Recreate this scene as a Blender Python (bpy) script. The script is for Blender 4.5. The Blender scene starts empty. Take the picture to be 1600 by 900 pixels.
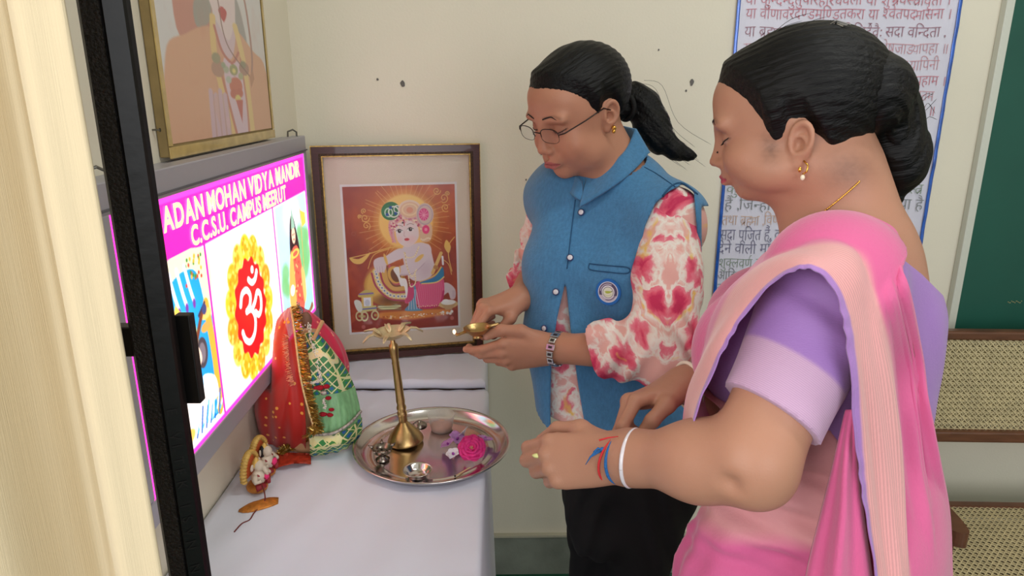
import bpy, bmesh, math, random
import numpy as np
from mathutils import Vector, Matrix
random.seed(7); RNG = np.random.default_rng(7)
SC = bpy.context.scene; COL = SC.collection
# ------------------------------------------------------------------ camera, world, lights, exposure
CF = 1080.0; PITCH = math.atan(309/1080); YAW = math.radians(.85); CH = 1.5
FW = np.array([math.sin(YAW)*math.cos(PITCH), math.cos(YAW)*math.cos(PITCH), -math.sin(PITCH)])
RT = np.array([math.cos(YAW), -math.sin(YAW), 0.0]); UP = np.cross(RT, FW); CO = np.array([0, 0, CH])
cam = bpy.data.cameras.new('camera'); co = bpy.data.objects.new('camera', cam); COL.objects.link(co)
cam.sensor_width = 36; cam.lens = CF/1600*36; cam.clip_start = .02
co.location = CO; co.rotation_euler = (math.pi/2-PITCH, 0, -YAW); SC.camera = co
w = bpy.data.worlds.new('world'); SC.world = w; w.use_nodes = True
w.node_tree.nodes['Background'].inputs[0].default_value = (.92, .96, 1, 1); w.node_tree.nodes['Background'].inputs[1].default_value = .42
def area(name, loc, target, sx, sy, power, col):
    l = bpy.data.lights.new(name, 'AREA'); l.shape = 'RECTANGLE'; l.size = sx; l.size_y = sy; l.energy = power; l.color = col
    o = bpy.data.objects.new(name, l); COL.objects.link(o); o.location = loc
    o.rotation_euler = (Vector(target)-Vector(loc)).to_track_quat('-Z', 'Y').to_euler(); return o
area('daylight_left_window', (-1.0, -.55, 1.75), (.5, .9, 1.1), 1.3, 1.4, 30, (1, .97, .93))
area('daylight_rear_opening', (1.3, -2.6, 1.9), (.2, 1.5, 1.0), 2.4, 1.8, 52, (.95, .97, 1))
area('ceiling_tube_light', (.9, .6, 2.82), (.9, .6, 0), 1.2, .12, 12, (.97, 1, .97))
SC.view_settings.view_transform = 'Standard'; SC.view_settings.look = 'None'; SC.view_settings.gamma = 1
SC.view_settings.use_curve_mapping = False; SC.view_settings.exposure = 0.0

# ------------------------------------------------------------------ helpers
def ray(x, y): return FW+RT*((x-800)/CF)-UP*((y-450)/CF)
def onY(x, y, Y): d = ray(x, y); return CO+d*((Y-CO[1])/d[1])
def onX(x, y, X): d = ray(x, y); return CO+d*((X-CO[0])/d[0])
def onZ(x, y, Z): d = ray(x, y); return CO+d*((Z-CO[2])/d[2])
def PZ(x, y, z): return CO+ray(x, y)*z
def lin(c):
    c = np.asarray(c, float)
    return np.where(c <= .04045, c/12.92, ((c+.055)/1.055)**2.4)
def s8(r, g, b): return tuple(lin(np.array([r, g, b])/255))+(1,)
MC = {}
def mat(name, col=None, rough=.6, metal=0, noise=None, bump=None, attr=None, emit=0, trans=0, alpha=1, spec=.5, sheen=0, ior=1.45, coat=0, aniso=0, sss=0, emitcol=None):
    """noise=(scale, amount, (sx,sy,sz)) varies the base colour; bump=(scale, strength, (sx,sy,sz))"""
    if name in MC: return MC[name]
    m = bpy.data.materials.new(name); m.use_nodes = True; nt = m.node_tree; N = nt.nodes; L = nt.links
    b = N['Principled BSDF']; b.inputs['Roughness'].default_value = rough; b.inputs['Metallic'].default_value = metal
    b.inputs['Specular IOR Level'].default_value = spec; b.inputs['IOR'].default_value = ior
    b.inputs['Transmission Weight'].default_value = trans; b.inputs['Alpha'].default_value = alpha
    b.inputs['Sheen Weight'].default_value = sheen; b.inputs['Coat Weight'].default_value = coat
    b.inputs['Anisotropic'].default_value = aniso
    if sss: b.inputs['Subsurface Weight'].default_value = sss; b.inputs['Subsurface Radius'].default_value = (.6, .25, .15); b.inputs['Subsurface Scale'].default_value = .012
    tc = N.new('ShaderNodeTexCoord')
    if attr:
        a = N.new('ShaderNodeAttribute'); a.attribute_name = attr; out = a.outputs['Color']
    else:
        rgb = N.new('ShaderNodeRGB'); rgb.outputs[0].default_value = col if len(col) == 4 else s8(*col); out = rgb.outputs[0]
    if noise:
        mp = N.new('ShaderNodeMapping'); mp.inputs['Scale'].default_value = noise[2] if len(noise) > 2 else (1, 1, 1); L.new(tc.outputs['Object'], mp.inputs['Vector'])
        t = N.new('ShaderNodeTexNoise'); t.inputs['Scale'].default_value = noise[0]; t.inputs['Detail'].default_value = 6; L.new(mp.outputs[0], t.inputs['Vector'])
        r = N.new('ShaderNodeMapRange'); r.inputs[1].default_value = .3; r.inputs[2].default_value = .7; r.inputs[3].default_value = 1-noise[1]; r.inputs[4].default_value = 1+noise[1]*.6
        L.new(t.outputs['Fac'], r.inputs[0])
        mx = N.new('ShaderNodeMix'); mx.data_type = 'RGBA'; mx.blend_type = 'MULTIPLY'; mx.inputs['Factor'].default_value = 1
        L.new(out, mx.inputs[6]); L.new(r.outputs[0], mx.inputs[7]); out = mx.outputs[2]
    L.new(out, b.inputs['Base Color'])
    if emit:
        if emitcol: b.inputs['Emission Color'].default_value = emitcol
        else: L.new(out, b.inputs['Emission Color'])
        b.inputs['Emission Strength'].default_value = emit
    if bump:
        mp = N.new('ShaderNodeMapping'); mp.inputs['Scale'].default_value = bump[2] if len(bump) > 2 else (1, 1, 1); L.new(tc.outputs['Object'], mp.inputs['Vector'])
        t = N.new('ShaderNodeTexNoise'); t.inputs['Scale'].default_value = bump[0]; t.inputs['Detail'].default_value = 5; L.new(mp.outputs[0], t.inputs['Vector'])
        bp = N.new('ShaderNodeBump'); bp.inputs['Strength'].default_value = bump[1]; bp.inputs['Distance'].default_value = .004
        L.new(t.outputs['Fac'], bp.inputs['Height']); L.new(bp.outputs[0], b.inputs['Normal'])
    MC[name] = m; return m
def link(o, parent=None):
    COL.objects.link(o)
    if parent is not None: o.parent = parent
    return o
def tag(o, label=None, cat=None, group=None, kind=None):
    if label: o['label'] = label
    if cat: o['category'] = cat
    if group: o['group'] = group
    if kind: o['kind'] = kind
    return o
def thing(name, label, cat, loc=(0, 0, 0), rot=(0, 0, 0), group=None):
    o = bpy.data.objects.new(name, None); o.empty_display_size = .03; COL.objects.link(o); o.location = loc; o.rotation_euler = rot
    return tag(o, label, cat, group)
def pymesh(name, V, F, m, parent=None, smooth=False, attrs=None):
    """link verts/faces as one mesh object. V is local to the parent."""
    me = bpy.data.meshes.new(name)
    V = np.asarray(V, np.float32)
    if isinstance(F, np.ndarray):
        n, k = F.shape
        me.vertices.add(len(V)); me.vertices.foreach_set('co', V.ravel()); me.loops.add(n*k); me.loops.foreach_set('vertex_index', F.astype(np.int32).ravel())
        me.polygons.add(n); me.polygons.foreach_set('loop_start', np.arange(0, n*k, k, dtype=np.int32)); me.polygons.foreach_set('loop_total', np.full(n, k, np.int32))
        me.update(calc_edges=True)
    else:
        me.from_pydata([tuple(map(float, v)) for v in V], [], F); me.update()
    if smooth: me.polygons.foreach_set('use_smooth', np.ones(len(me.polygons), bool))
    if attrs:
        for an, c in attrs.items():
            a = me.color_attributes.new(an, 'FLOAT_COLOR', 'POINT'); c = np.asarray(c, np.float32)
            if c.shape[1] == 3: c = np.hstack([c, np.ones((len(c), 1), np.float32)])
            a.data.foreach_set('color', c.ravel())
    me.materials.append(m)
    return link(bpy.data.objects.new(name, me), parent)
class MB:
    """collects simple shapes into one mesh"""
    def __init__(s): s.V = []; s.F = []; s.n = 0
    def add(s, V, F):
        V = [tuple(map(float, v)) for v in V]; s.V += V; s.F += [tuple(i+s.n for i in f) for f in F]; s.n += len(V); return s
    def box(s, c, d, R=None, bev=0):
        c = np.asarray(c, float); h = np.asarray(d, float)/2
        if bev:
            bm = bmesh.new(); bmesh.ops.create_cube(bm, size=1)
            for v in bm.verts: v.co = Vector((v.co.x*d[0], v.co.y*d[1], v.co.z*d[2]))
            bmesh.ops.bevel(bm, geom=bm.edges[:], offset=bev, segments=2, affect='EDGES', profile=.5)
            bm.verts.index_update(); V = np.array([v.co[:] for v in bm.verts]); F = [tuple(v.index for v in f.verts) for f in bm.faces]; bm.free()
        else:
            V = np.array([(x, y, z) for x in (-h[0], h[0]) for y in (-h[1], h[1]) for z in (-h[2], h[2])])
            F = [(0, 1, 3, 2), (4, 6, 7, 5), (0, 4, 5, 1), (2, 3, 7, 6), (0, 2, 6, 4), (1, 5, 7, 3)]
        if R is not None: V = V@np.asarray(R).T
        return s.add(V+c, F)
    def lathe(s, prof, n=32, M=None, sx=1, sy=1):
        k = len(prof); V = []; F = []
        for i in range(n):
            a = 2*math.pi*i/n
            for r, z in prof: V.append((r*math.cos(a)*sx, r*math.sin(a)*sy, z))
        for i in range(n):
            for j in range(k-1):
                a, b = i*k+j, ((i+1) % n)*k+j; F.append((a, b, b+1, a+1))
        V = np.array(V)
        if M is not None: V = V@np.asarray(M)[:3, :3].T+np.asarray(M)[:3, 3]
        return s.add(V, F)
    def tube(s, pts, r, n=8, caps=True):
        pts = [np.asarray(p, float) for p in pts]; k = len(pts)
        rr = list(r) if hasattr(r, '__len__') else [r]*k
        V = []; F = []; ref = None
        for i in range(k):
            t = pts[min(i+1, k-1)]-pts[max(i-1, 0)]; t = t/(np.linalg.norm(t)+1e-12)
            if ref is None:
                ref = np.cross(t, (0, 0, 1.)) if abs(t[2]) < .9 else np.cross(t, (1., 0, 0))
            ref = ref-t*(ref@t); ref = ref/(np.linalg.norm(ref)+1e-12); b = np.cross(t, ref)
            for j in range(n):
                a = 2*math.pi*j/n; V.append(pts[i]+(ref*math.cos(a)+b*math.sin(a))*rr[i])
        for i in range(k-1):
            for j in range(n):
                F.append((i*n+j, i*n+(j+1) % n, (i+1)*n+(j+1) % n, (i+1)*n+j))
        if caps: F.append(tuple(range(n))[::-1]); F.append(tuple((k-1)*n+j for j in range(n)))
        return s.add(V, F)
    def blob(s, c, r, n=12, R=None, jit=0):
        r = np.asarray(r if hasattr(r, '__len__') else (r, r, r), float); V = []; F = []; m = max(5, n//2+1)
        for i in range(m+1):
            th = math.pi*i/m
            for j in range(n):
                ph = 2*math.pi*j/n; q = 1+jit*(RNG.random()-.5)
                V.append(np.array([math.sin(th)*math.cos(ph), math.sin(th)*math.sin(ph), math.cos(th)])*r*q)
        for i in range(m):
            for j in range(n): F.append((i*n+j, (i+1)*n+j, (i+1)*n+(j+1) % n, i*n+(j+1) % n))
        V = np.array(V)
        if R is not None: V = V@np.asarray(R).T
        return s.add(V+np.asarray(c), F)
    def grid(s, G, thick=0):
        """G: rows x cols x 3 points; thick adds a back side"""
        G = np.asarray(G, float); R_, C_ = G.shape[:2]
        F = [(i*C_+j, i*C_+j+1, (i+1)*C_+j+1, (i+1)*C_+j) for i in range(R_-1) for j in range(C_-1)]
        if not thick: return s.add(G.reshape(-1, 3), F)
        du = np.gradient(G, axis=0); dv = np.gradient(G, axis=1); nn = np.cross(dv, du); nn /= np.linalg.norm(nn, axis=2, keepdims=True)+1e-12
        B = G-nn*thick; n = R_*C_
        F2 = [tuple(n+i for i in f[::-1]) for f in F]
        per = [(0, j) for j in range(C_)]+[(i, C_-1) for i in range(1, R_)]+[(R_-1, j) for j in range(C_-2, -1, -1)]+[(i, 0) for i in range(R_-2, 0, -1)]
        per = [i*C_+j for i, j in per]
        F3 = [(per[(q+1) % len(per)], per[q], n+per[q], n+per[(q+1) % len(per)]) for q in range(len(per))]
        return s.add(np.vstack([G.reshape(-1, 3), B.reshape(-1, 3)]), F+F2+F3)
    def prism(s, poly, z0, z1, M=None):
        n = len(poly); V = np.array([(x, y, z0) for x, y in poly]+[(x, y, z1) for x, y in poly])
        F = [tuple(range(n))[::-1], tuple(range(n, 2*n))]+[(i, (i+1) % n, n+(i+1) % n, n+i) for i in range(n)]
        if M is not None: V = V@np.asarray(M)[:3, :3].T+np.asarray(M)[:3, 3]
        return s.add(V, F)
    def build(s, name, m, parent=None, smooth=False, loc=None, attrs=None):
        o = pymesh(name, s.V, s.F, m, parent, smooth, attrs)
        if loc is not None: o.location = loc
        return o
def spline(P, n=8, closed=False):
    P = np.asarray(P, float); k = len(P); out = []
    rng = range(k) if closed else range(k-1)
    for i in rng:
        if closed: p0, p1, p2, p3 = P[i-1], P[i], P[(i+1) % k], P[(i+2) % k]
        else: p0, p1, p2, p3 = P[max(i-1, 0)], P[i], P[i+1], P[min(i+2, k-1)]
        for t in np.arange(n)/n:
            out.append(.5*((2*p1)+(-p0+p2)*t+(2*p0-5*p1+4*p2-p3)*t*t+(-p0+3*p1-3*p2+p3)*t**3))
    if not closed: out.append(P[-1])
    return np.array(out)
def rotm(ax, deg): return np.array(Matrix.Rotation(math.radians(deg), 3, ax))
def unit(v): v = np.asarray(v, float); return v/(np.linalg.norm(v)+1e-12)
def frame_of(y, z):
    """rotation whose columns are x,y,z with y along y and z near z"""
    y = unit(y); z = np.asarray(z, float); z = unit(z-y*(z@y)); x = np.cross(y, z); return np.stack([x, y, z], 1)
# ---- flat print: a picture painted into the vertex colours of a fine grid
class Canvas:
    def __init__(s, W, H, box, bg):
        """box=(x0,y0,x1,y1) drawing units, y down"""
        s.W, s.H = W, H; x0, y0, x1, y1 = box
        s.X, s.Y = np.meshgrid(x0+(np.arange(W)+.5)*(x1-x0)/W, y0+(np.arange(H)+.5)*(y1-y0)/H)
        s.px = (x1-x0)/W; s.A = np.ones((H, W, 3))*np.array(bg)/255.
    def mix(s, a, c):
        c = np.asarray(c, float)/255. if np.ndim(c) == 1 else c
        s.A = s.A*(1-a[..., None])+c*a[..., None]
    def cov(s, d, soft=0): return np.clip(.5-d/max(s.px, soft, 1e-9), 0, 1)
    def ell(s, cx, cy, rx, ry, c, rot=0, soft=0, a=1, ring=0):
        t = math.radians(rot); u = (s.X-cx)*math.cos(t)+(s.Y-cy)*math.sin(t); v = -(s.X-cx)*math.sin(t)+(s.Y-cy)*math.cos(t)
        d = (np.hypot(u/rx, v/ry)-1)*min(rx, ry)
        if ring: d = np.abs(d)-ring/2
        s.mix(s.cov(d, soft)*a, c)
    def pdist(s, P):
        P = np.asarray(P, float); x0, y0 = P.min(0)-40; x1, y1 = P.max(0)+40
        d = np.full(s.X.shape, 1e3); ins = np.zeros(s.X.shape, bool)
        q = (s.X > x0) & (s.X < x1) & (s.Y > y0) & (s.Y < y1)
        X = s.X[q]; Y = s.Y[q]; D = np.full(X.shape, 1e3); I = np.zeros(X.shape, bool)
        for a, b in zip(P, np.roll(P, -1, 0)):
            D = np.minimum(D, s.sd(X, Y, a, b))
            if a[1] != b[1]: I ^= ((a[1] > Y) != (b[1] > Y)) & (X < (b[0]-a[0])*(Y-a[1])/(b[1]-a[1])+a[0])
        d[q] = np.where(I, -D, D); return d
    @staticmethod
    def sd(X, Y, a, b):
        ab = b-a; t = np.clip(((X-a[0])*ab[0]+(Y-a[1])*ab[1])/(ab@ab+1e-9), 0, 1)
        return np.hypot(X-a[0]-t*ab[0], Y-a[1]-t*ab[1])
    def poly(s, P, c, sm=0, soft=0, a=1):
        P = spline(P, sm, True) if sm else P
        s.mix(s.cov(s.pdist(P), soft)*a, c)
    def line(s, P, wd, c, sm=0, soft=0, a=1):
        P = np.asarray(spline(P, sm) if sm else P, float); m = wd+soft+3
        q = (s.X > P[:, 0].min()-m) & (s.X < P[:, 0].max()+m) & (s.Y > P[:, 1].min()-m) & (s.Y < P[:, 1].max()+m)
        if not q.any(): return
        X = s.X[q]; Y = s.Y[q]; D = np.full(X.shape, 1e3)
        for p, r in zip(P[:-1], P[1:]): D = np.minimum(D, s.sd(X, Y, p, r))
        d = np.full(s.X.shape, 1e3); d[q] = D; s.mix(s.cov(d-wd/2, soft)*a, c)
    def dots(s, pts, r, c, a=1):
        for x, y in pts: s.ell(x, y, r, r, c, a=a)
    def noise(s, amt, sc=1, seed=0):
        g = np.random.default_rng(seed); f = np.zeros((s.H, s.W))
        for k in (4, 9, 20, 45):
            n = g.standard_normal((k+2, k+2)); yi = np.linspace(0, k, s.H); xi = np.linspace(0, k, s.W)
            y0 = yi.astype(int); x0 = xi.astype(int); fy = (yi-y0)[:, None]; fx = (xi-x0)[None]
            f += ((n[y0][:, x0]*(1-fx)+n[y0][:, x0+1]*fx)*(1-fy)+(n[y0+1][:, x0]*(1-fx)+n[y0+1][:, x0+1]*fx)*fy)/k**.35
        return f*amt
    def mesh(s, name, w, h, m, parent, M=None):
        """grid in local x (right), z (up), origin at lower left, facing -y; M maps afterwards"""
        W, H = s.W, s.H; xs = np.linspace(0, w, W); zs = np.linspace(h, 0, H); gx, gz = np.meshgrid(xs, zs)
        V = np.stack([gx, np.zeros_like(gx), gz], -1).reshape(-1, 3)
        if M is not None: V = V@np.asarray(M)[:3, :3].T+np.asarray(M)[:3, 3]
        i = np.arange((H-1)*W).reshape(H-1, W)[:, :-1].ravel(); F = np.stack([i, i+W, i+W+1, i+1], 1)
        return pymesh(name, V, F, m, parent, False, {'print': lin(np.clip(s.A, 0, 1).reshape(-1, 3))})
# ---- lettering from the built-in font, glyph by glyph (Devanagari forms are composed here)
GC = {}
def glyph(ch, off=0):
    k = (ch, off)
    if k not in GC:
        c = bpy.data.curves.new('g', 'FONT'); c.body = ch; c.resolution_u = 4 if ord(ch) < 128 else 2; c.offset = off; o = bpy.data.objects.new('g', c); COL.objects.link(o)
        dg = bpy.context.evaluated_depsgraph_get(); me = bpy.data.meshes.new_from_object(o.evaluated_get(dg))
        V = np.array([v.co[:2] for v in me.vertices]).reshape(-1, 2); F = [tuple(p.vertices) for p in me.polygons]
        bpy.data.objects.remove(o); bpy.data.curves.remove(c); bpy.data.meshes.remove(me); GC[k] = (V, F)
    return GC[k]
def clipx(V, F, x):
    bm = bmesh.new(); vs = [bm.verts.new((a, b, 0)) for a, b in V]
    for f in F:
        try: bm.faces.new([vs[i] for i in f])
        except ValueError: pass
    bmesh.ops.bisect_plane(bm, geom=bm.verts[:]+bm.edges[:]+bm.faces[:], plane_co=(x, 0, 0), plane_no=(1, 0, 0), clear_outer=True)
    bm.verts.index_update(); r = np.array([v.co[:2] for v in bm.verts]).reshape(-1, 2), [tuple(v.index for v in f.verts) for f in bm.faces]; bm.free(); return r
SPACING = '\u093e\u0940\u0903'
MARKS = '\u0941\u0942\u0943\u0947\u0948\u0901\u0902\u094d\u0930\u094d'
def devanagari(text, off=0):
    """returns V, F, width in em; handles the short-i order, half letters (consonant+virama) and zero-width marks"""
    V = []; F = []; x = 0; n = 0
    def put(v, f, dx):
        nonlocal n
        V.extend([(a+dx, b) for a, b in v]); F.extend([tuple(i+n for i in q) for q in f]); n += len(v)
    cl = []; i = 0
    while i < len(text):            # clusters
        c = text[i]; g = [c]; i += 1
        while i < len(text) and (text[i] in '\u093e\u093f\u0940\u0941\u0942\u0943\u0947\u0948\u094b\u0901\u0902\u0903' or text[i] == '\u094d' or (g[-1] == '\u094d')):
            g.append(text[i]); i += 1
        cl.append(g)
    for g in cl:
        if g == ['\u0930', '\u094d']: continue
        if g == [' ']: x += .3; continue
        if '\u093f' in g:
            v, f = glyph('\u093f', off); put(v, f, x); x += .262; g = [c for c in g if c != '\u093f']
        j = 0; reph = False
        if len(g) > 2 and g[0] == '\u0930' and g[1] == '\u094d': reph = True; g = g[2:]
        while j < len(g):
            c = g[j]; nxt = g[j+1] if j+1 < len(g) else ''
            v, f = glyph(c, off)
            if len(v) == 0: j += 1; continue
            if nxt == '\u094d' and j+2 < len(g):
                n2 = g[j+2]
                if n2 == '\u0930':                              # letter with the slanting r stroke
                    put(v, f, x); xm = v[:, 0].max()-.11; put([(xm-.03, .30), (xm-.31, .045), (xm-.27, .0), (xm+.01, .24)], [(0, 1, 2, 3)], x); x += v[:, 0].max()-.004; j += 3; continue
                if c in '\u0926\u0939\u091f\u0921':        # da, ha, dda carry the next letter smaller, at the foot
                    put(v, f, x); v2, f2 = glyph(n2, off); s_ = .62 if n2 not in '\u092f\u092e' else .9; put(v2*s_+[0, -.10 if s_ < .8 else 0], f2, x+v[:, 0].max()*(.62 if s_ < .8 else .86)); x += v[:, 0].max()*(.62 if s_ < .8 else .86)+v2[:, 0].max()*s_-.02; j += 3; continue
                xm = v[:, 0].max()-(.20 if c == '\u0915' else .155); v2, f2 = clipx(v, f, xm); put(v2, f2, x); x += xm-.015; j += 2; continue
            if c in '\u0941\u0942\u0943\u0947\u0948\u0901\u0902\u094d': put(v, f, x)
            elif c == '\u0940': put(v, f, x); x += .262
            else: put(v, f, x); x += v[:, 0].max()-.004
            j += 1
        if reph: v, f = glyph('\u0947', off); v = v*[-.8, 1]; put(v, f, x-.42)
    return np.array(V), F, x
def latin(text, off=0):
    V = []; F = []; x = 0; n = 0
    for c in text:
        if c == ' ': x += .28; continue
        v, f = glyph(c, off); v = v-[v[:, 0].min(), 0]; V.append(v+[x, 0]); F += [tuple(i+n for i in q) for q in f]; n += len(v); x += v[:, 0].max()+.075
    return np.vstack(V), F, x
# ------------------------------------------------------------------ the setting
WX, BY = -.545, 1.90
m_wall = mat('cream_wall_paint', (229, 222, 203), .75, noise=(1.7, .05), bump=(160, .12))
m_dado = mat('grey_green_skirting_paint', (138, 143, 132), .55, noise=(9, .22), bump=(120, .15))
def slab(name, c, d, m): return tag(MB().box(c, d).build(name, m), kind='structure')
slab('floor', (1, 0, -.05), (4.4, 6.4, .1), mat('dark_green_floor', (30, 84, 62), .35, noise=(6, .2)))
slab('ceiling', (1, 0, 2.9), (4.4, 6.4, .1), mat('white_ceiling', (235, 233, 225), .8))
slab('wall_left', (WX-.06, 1.05, 1.45), (.12, 1.8, 2.9), m_wall)
slab('wall_back', (1, BY+.06, 1.45), (4.4, .12, 2.9), m_wall)
slab('wall_right', (3.1, 0, 1.45), (.12, 6.4, 2.9), m_wall)
slab('baseboard_back', (1.27, BY-.006, .07), (3.54, .012, .14), m_dado)
slab('trim_1', (1.27, BY-.008, .1425), (3.54, .016, .007), mat('pale_mortar_edge', (190, 184, 164), .85, bump=(90, .5)))
# chips and stains of the wall paint: shallow plaster spots
m_spot = mat('plaster_chip', (108, 104, 100), .9)
for i, (px, py, r) in enumerate([(629, 131, 6), (590, 124, 3), (1081, 129, 6), (1072, 142, 2.5), (1029, 78, 2), (846, 241, 2), (822, 281, 2), (945, 160, 2)]):
    p = onY(px, py, BY-.0005); rr = r*.0013; n = 9
    mb = MB(); pts = [(p[0]+rr*(.6+.6*RNG.random())*math.cos(2*math.pi*k/n)*.8, p[2]+rr*(.7+.6*RNG.random())*math.sin(2*math.pi*k/n)) for k in range(n)]
    mb.prism([(a, -b) for a, b in pts], 0, .0015, Matrix(((1, 0, 0, 0), (0, 0, 1, BY-.002), (0, -1, 0, 0), (0, 0, 0, 1))))
    tag(mb.build('plaster_chip', m_spot), kind='structure')
m_steel = mat('dull_steel_nail', (120, 118, 112), .4, 1)
def hook(px, py, label):
    p = onX(px, py, WX); mb = MB()
    mb.tube([p, p+[.011, 0, 0]], .0016, 6); mb.lathe([(0, 0), (.0030, 0), (.0030, .0012), (0, .0012)], 8, Matrix.Translation(p+[.011, 0, 0])@Matrix.Rotation(math.pi/2, 4, 'Y'))
    return tag(mb.build('wall_nail', m_steel), label, 'nail')
hook(238, 203, 'thin steel nail in the wall left of the drawn picture')
# mounting hooks of the sign: part of the sign, built with it below

# ------------------------------------------------------------------ black steel post by the curtain
m_post = mat('black_rough_steel', (36, 32, 31), .45, .3, noise=(320, .5), bump=(420, .9))
m_post2 = mat('black_smooth_steel', (16, 15, 15), .38, .3, bump=(60, .1))
Yp = .50; PXc = onY(226, 450, Yp)[0]
post = thing('steel_post', 'black rough steel post with a side bracket, standing before the glowing sign', 'post', (PXc, Yp, 0))
def extr(poly, z0, z1): return MB().prism(poly, z0, z1)
extr([(-.0165, .000), (-.0105, -.006), (.003, -.006), (.0155, .000), (.0165, .006), (-.012, .012), (-.0165, .008)], 0, 2.86).build('post_body', m_post2, post)
MB().box((-.0042, -.0066, 1.43), (.0128, .002, 2.86)).build('web_strip', m_post, post)
extr([(.003, -.0066), (.0050, -.0085), (.0155, -.0025), (.0165, .0)], 0, 2.86).build('side_flange', m_post2, post)
zb = onY(195, 535, Yp)[2]
MB().box((-.042, .006, zb), (.07, .014, .024), bev=.002).build('bracket', m_post2, post)
zq = onY(288, 563, Yp+.01)[2]
MB().box((.0195, .014, zq), (.0125, .010, .074), bev=.001).build('side_plate', m_post2, post)
mb = MB()                                                # rolled-in mill lettering, worn past reading
for k, ch in enumerate('E VITEK ISVN N'):
    if ch == ' ': continue
    v, f = glyph(ch); v = (v-[.35, .35])*.0115
    zc = onY(262, 640+k*18.5, Yp)[2]
    mb.add([(.0100+b*.8, -.0052-.0005-(.0105-.0100-b*.8)*.55-.0006, zc-a) for a, b in v], f)
mb.build('mill_lettering', mat('worn_letter_steel', (26, 24, 24), .5, .3), post)

# ------------------------------------------------------------------ curtain
m_cur = mat('beige_slub_curtain', (206, 189, 156), .85, noise=(40, .05, (40, 40, .3)), bump=(60, .2, (30, 30, .4)), sheen=.2)
def curtain(name, label, xr_px, wid, Yc, folds, amp, ph, n=150, dx=0):
    xr = onY(xr_px[0], xr_px[1], Yc)[0]+dx; zs = np.linspace(.02, 2.35, 40); u = np.linspace(0, 1, n)
    G = np.zeros((len(zs), n, 3))
    for i, z in enumerate(zs):
        s = folds*u*2*math.pi+ph+.15*math.sin(1.3*z); flare = 1+.02*(1.35-z)
        G[i, :, 0] = xr-wid*(1-u)*flare+.010*np.cos(s); G[i, :, 1] = Yc+amp*np.sin(s)*(1-.15*math.sin(2*z))+.0035*np.sin(2.7*s+2*z)+.0012*np.sin(7*s+z); G[i, :, 2] = z
    mb = MB().grid(G, .0012); o = mb.build(name, m_cur, None, True)
    return tag(o, label, 'curtain')
curtain('curtain', 'beige slub-weave curtain hanging in soft folds beside the black post', (150, 400), .235, .40, 1.9, .034, -.9, 150, .022)
curtain('curtain', 'end of a second beige curtain at the lower left, behind the first', (-4, 450), .10, .47, 1.5, .014, .4, 60)
m_rod = mat('steel_rod', (150, 150, 150), .3, 1)
tag(MB().tube([(-.66, .44, 2.36), (-.05, .44, 2.36)], .012, 12).build('curtain_rod', m_rod), 'steel curtain rod above the beige curtain', 'curtain rod')

# ------------------------------------------------------------------ drawn picture above the sign
def wallM(x, y0, z0):        # local x -> world +y, local z -> z, facing +x : local -y -> +x
    return Matrix(((0, -1, 0, x), (1, 0, 0, y0), (0, 0, 1, z0), (0, 0, 0, 1)))
PW, PH = .525, .65
dp = thing('drawn_picture', 'pencil-coloured drawing of a robed figure with a bow, taped to board above the sign', 'picture', (WX, 1.121, 1.395))
dp.rotation_euler = (0, 0, math.pi/2)
MB().box((PW/2, -.009, PH/2), (PW-.003, .016, PH-.003), bev=.002).build('backing_board', mat('brown_board', (150, 128, 84), .8, noise=(20, .2)), dp)
c = Canvas(200, 248, (60, -885, 700, 765), (222, 218, 214))
c.mix(np.ones_like(c.X)*.5, (206, 205, 208))
c.poly([(150, 60), (200, 20), (330, 10), (330, 270), (160, 320)], (196, 128, 112), 5, 6)       # quiver
c.line([(120, -60), (160, 60)], 9, (140, 130, 130)); c.line([(150, -60), (190, 40)], 7, (120, 110, 110))
c.poly([(250, 150), (340, 100), (330, 220), (250, 260)], (150, 148, 140), 4, 8); c.poly([(490, 60), (530, 120), (560, 300), (500, 260)], (158, 154, 152), 4, 8)
c.poly([(80, 400), (190, 300), (330, 250), (400, 380), (480, 240), (600, 330), (690, 420), (700, 760), (90, 840)], (216, 160, 126), 6, 8)
c.mix(np.clip(c.noise(.12, seed=2), 0, .3), (190, 110, 90))
c.poly([(290, -300), (310, -60), (330, 110), (390, 250), (430, 295), (470, 240), (500, 110), (505, -300)], (228, 206, 206), 6, 6)
c.poly([(345, 190), (360, 300), (430, 390), (475, 300), (480, 210), (430, 300)], (214, 186, 196), 4, 4)
c.line([(345, 200), (335, 400), (400, 790)], 34, (226, 190, 120), 6, 4); c.line([(485, 220), (525, 420), (540, 770)], 34, (228, 196, 128), 6, 4)
c.poly([(375, 420), (440, 400), (505, 430), (510, 770), (430, 780)], (218, 190, 204), 3, 4)
c.line([(350, 370), (370, 500), (425, 780)], 14, (196, 120, 98), 6); c.line([(500, 380), (515, 600), (510, 770)], 12, (200, 130, 108), 6)
c.line([(350, 240), (380, 350), (440, 405), (490, 350)], 14, (190, 110, 98), 6)
for x, y, r, q in [(345, 440, 40, (176, 132, 112)), (340, 390, 26, (150, 142, 110)), (520, 430, 36, (170, 128, 112)), (515, 410, 20, (140, 136, 108)), (445, 440, 28, (150, 150, 100)), (450, 520, 44, (198, 106, 84)), (430, 560, 24, (190, 96, 80)), (470, 556, 24, (192, 98, 80)), (395, 440, 18, (170, 176, 150)), (380, 420, 14, (150, 160, 130)), (405, 490, 18, (178, 186, 172)), (490, 470, 18, (170, 170, 130)), (455, 585, 20, (220, 200, 110)), (446, 445, 12, (222, 206, 120))]: c.ell(x, y, r, r, q, soft=6)
c.poly([(438, 590), (488, 590), (468, 708)], (192, 92, 84), 0, 4)
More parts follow.
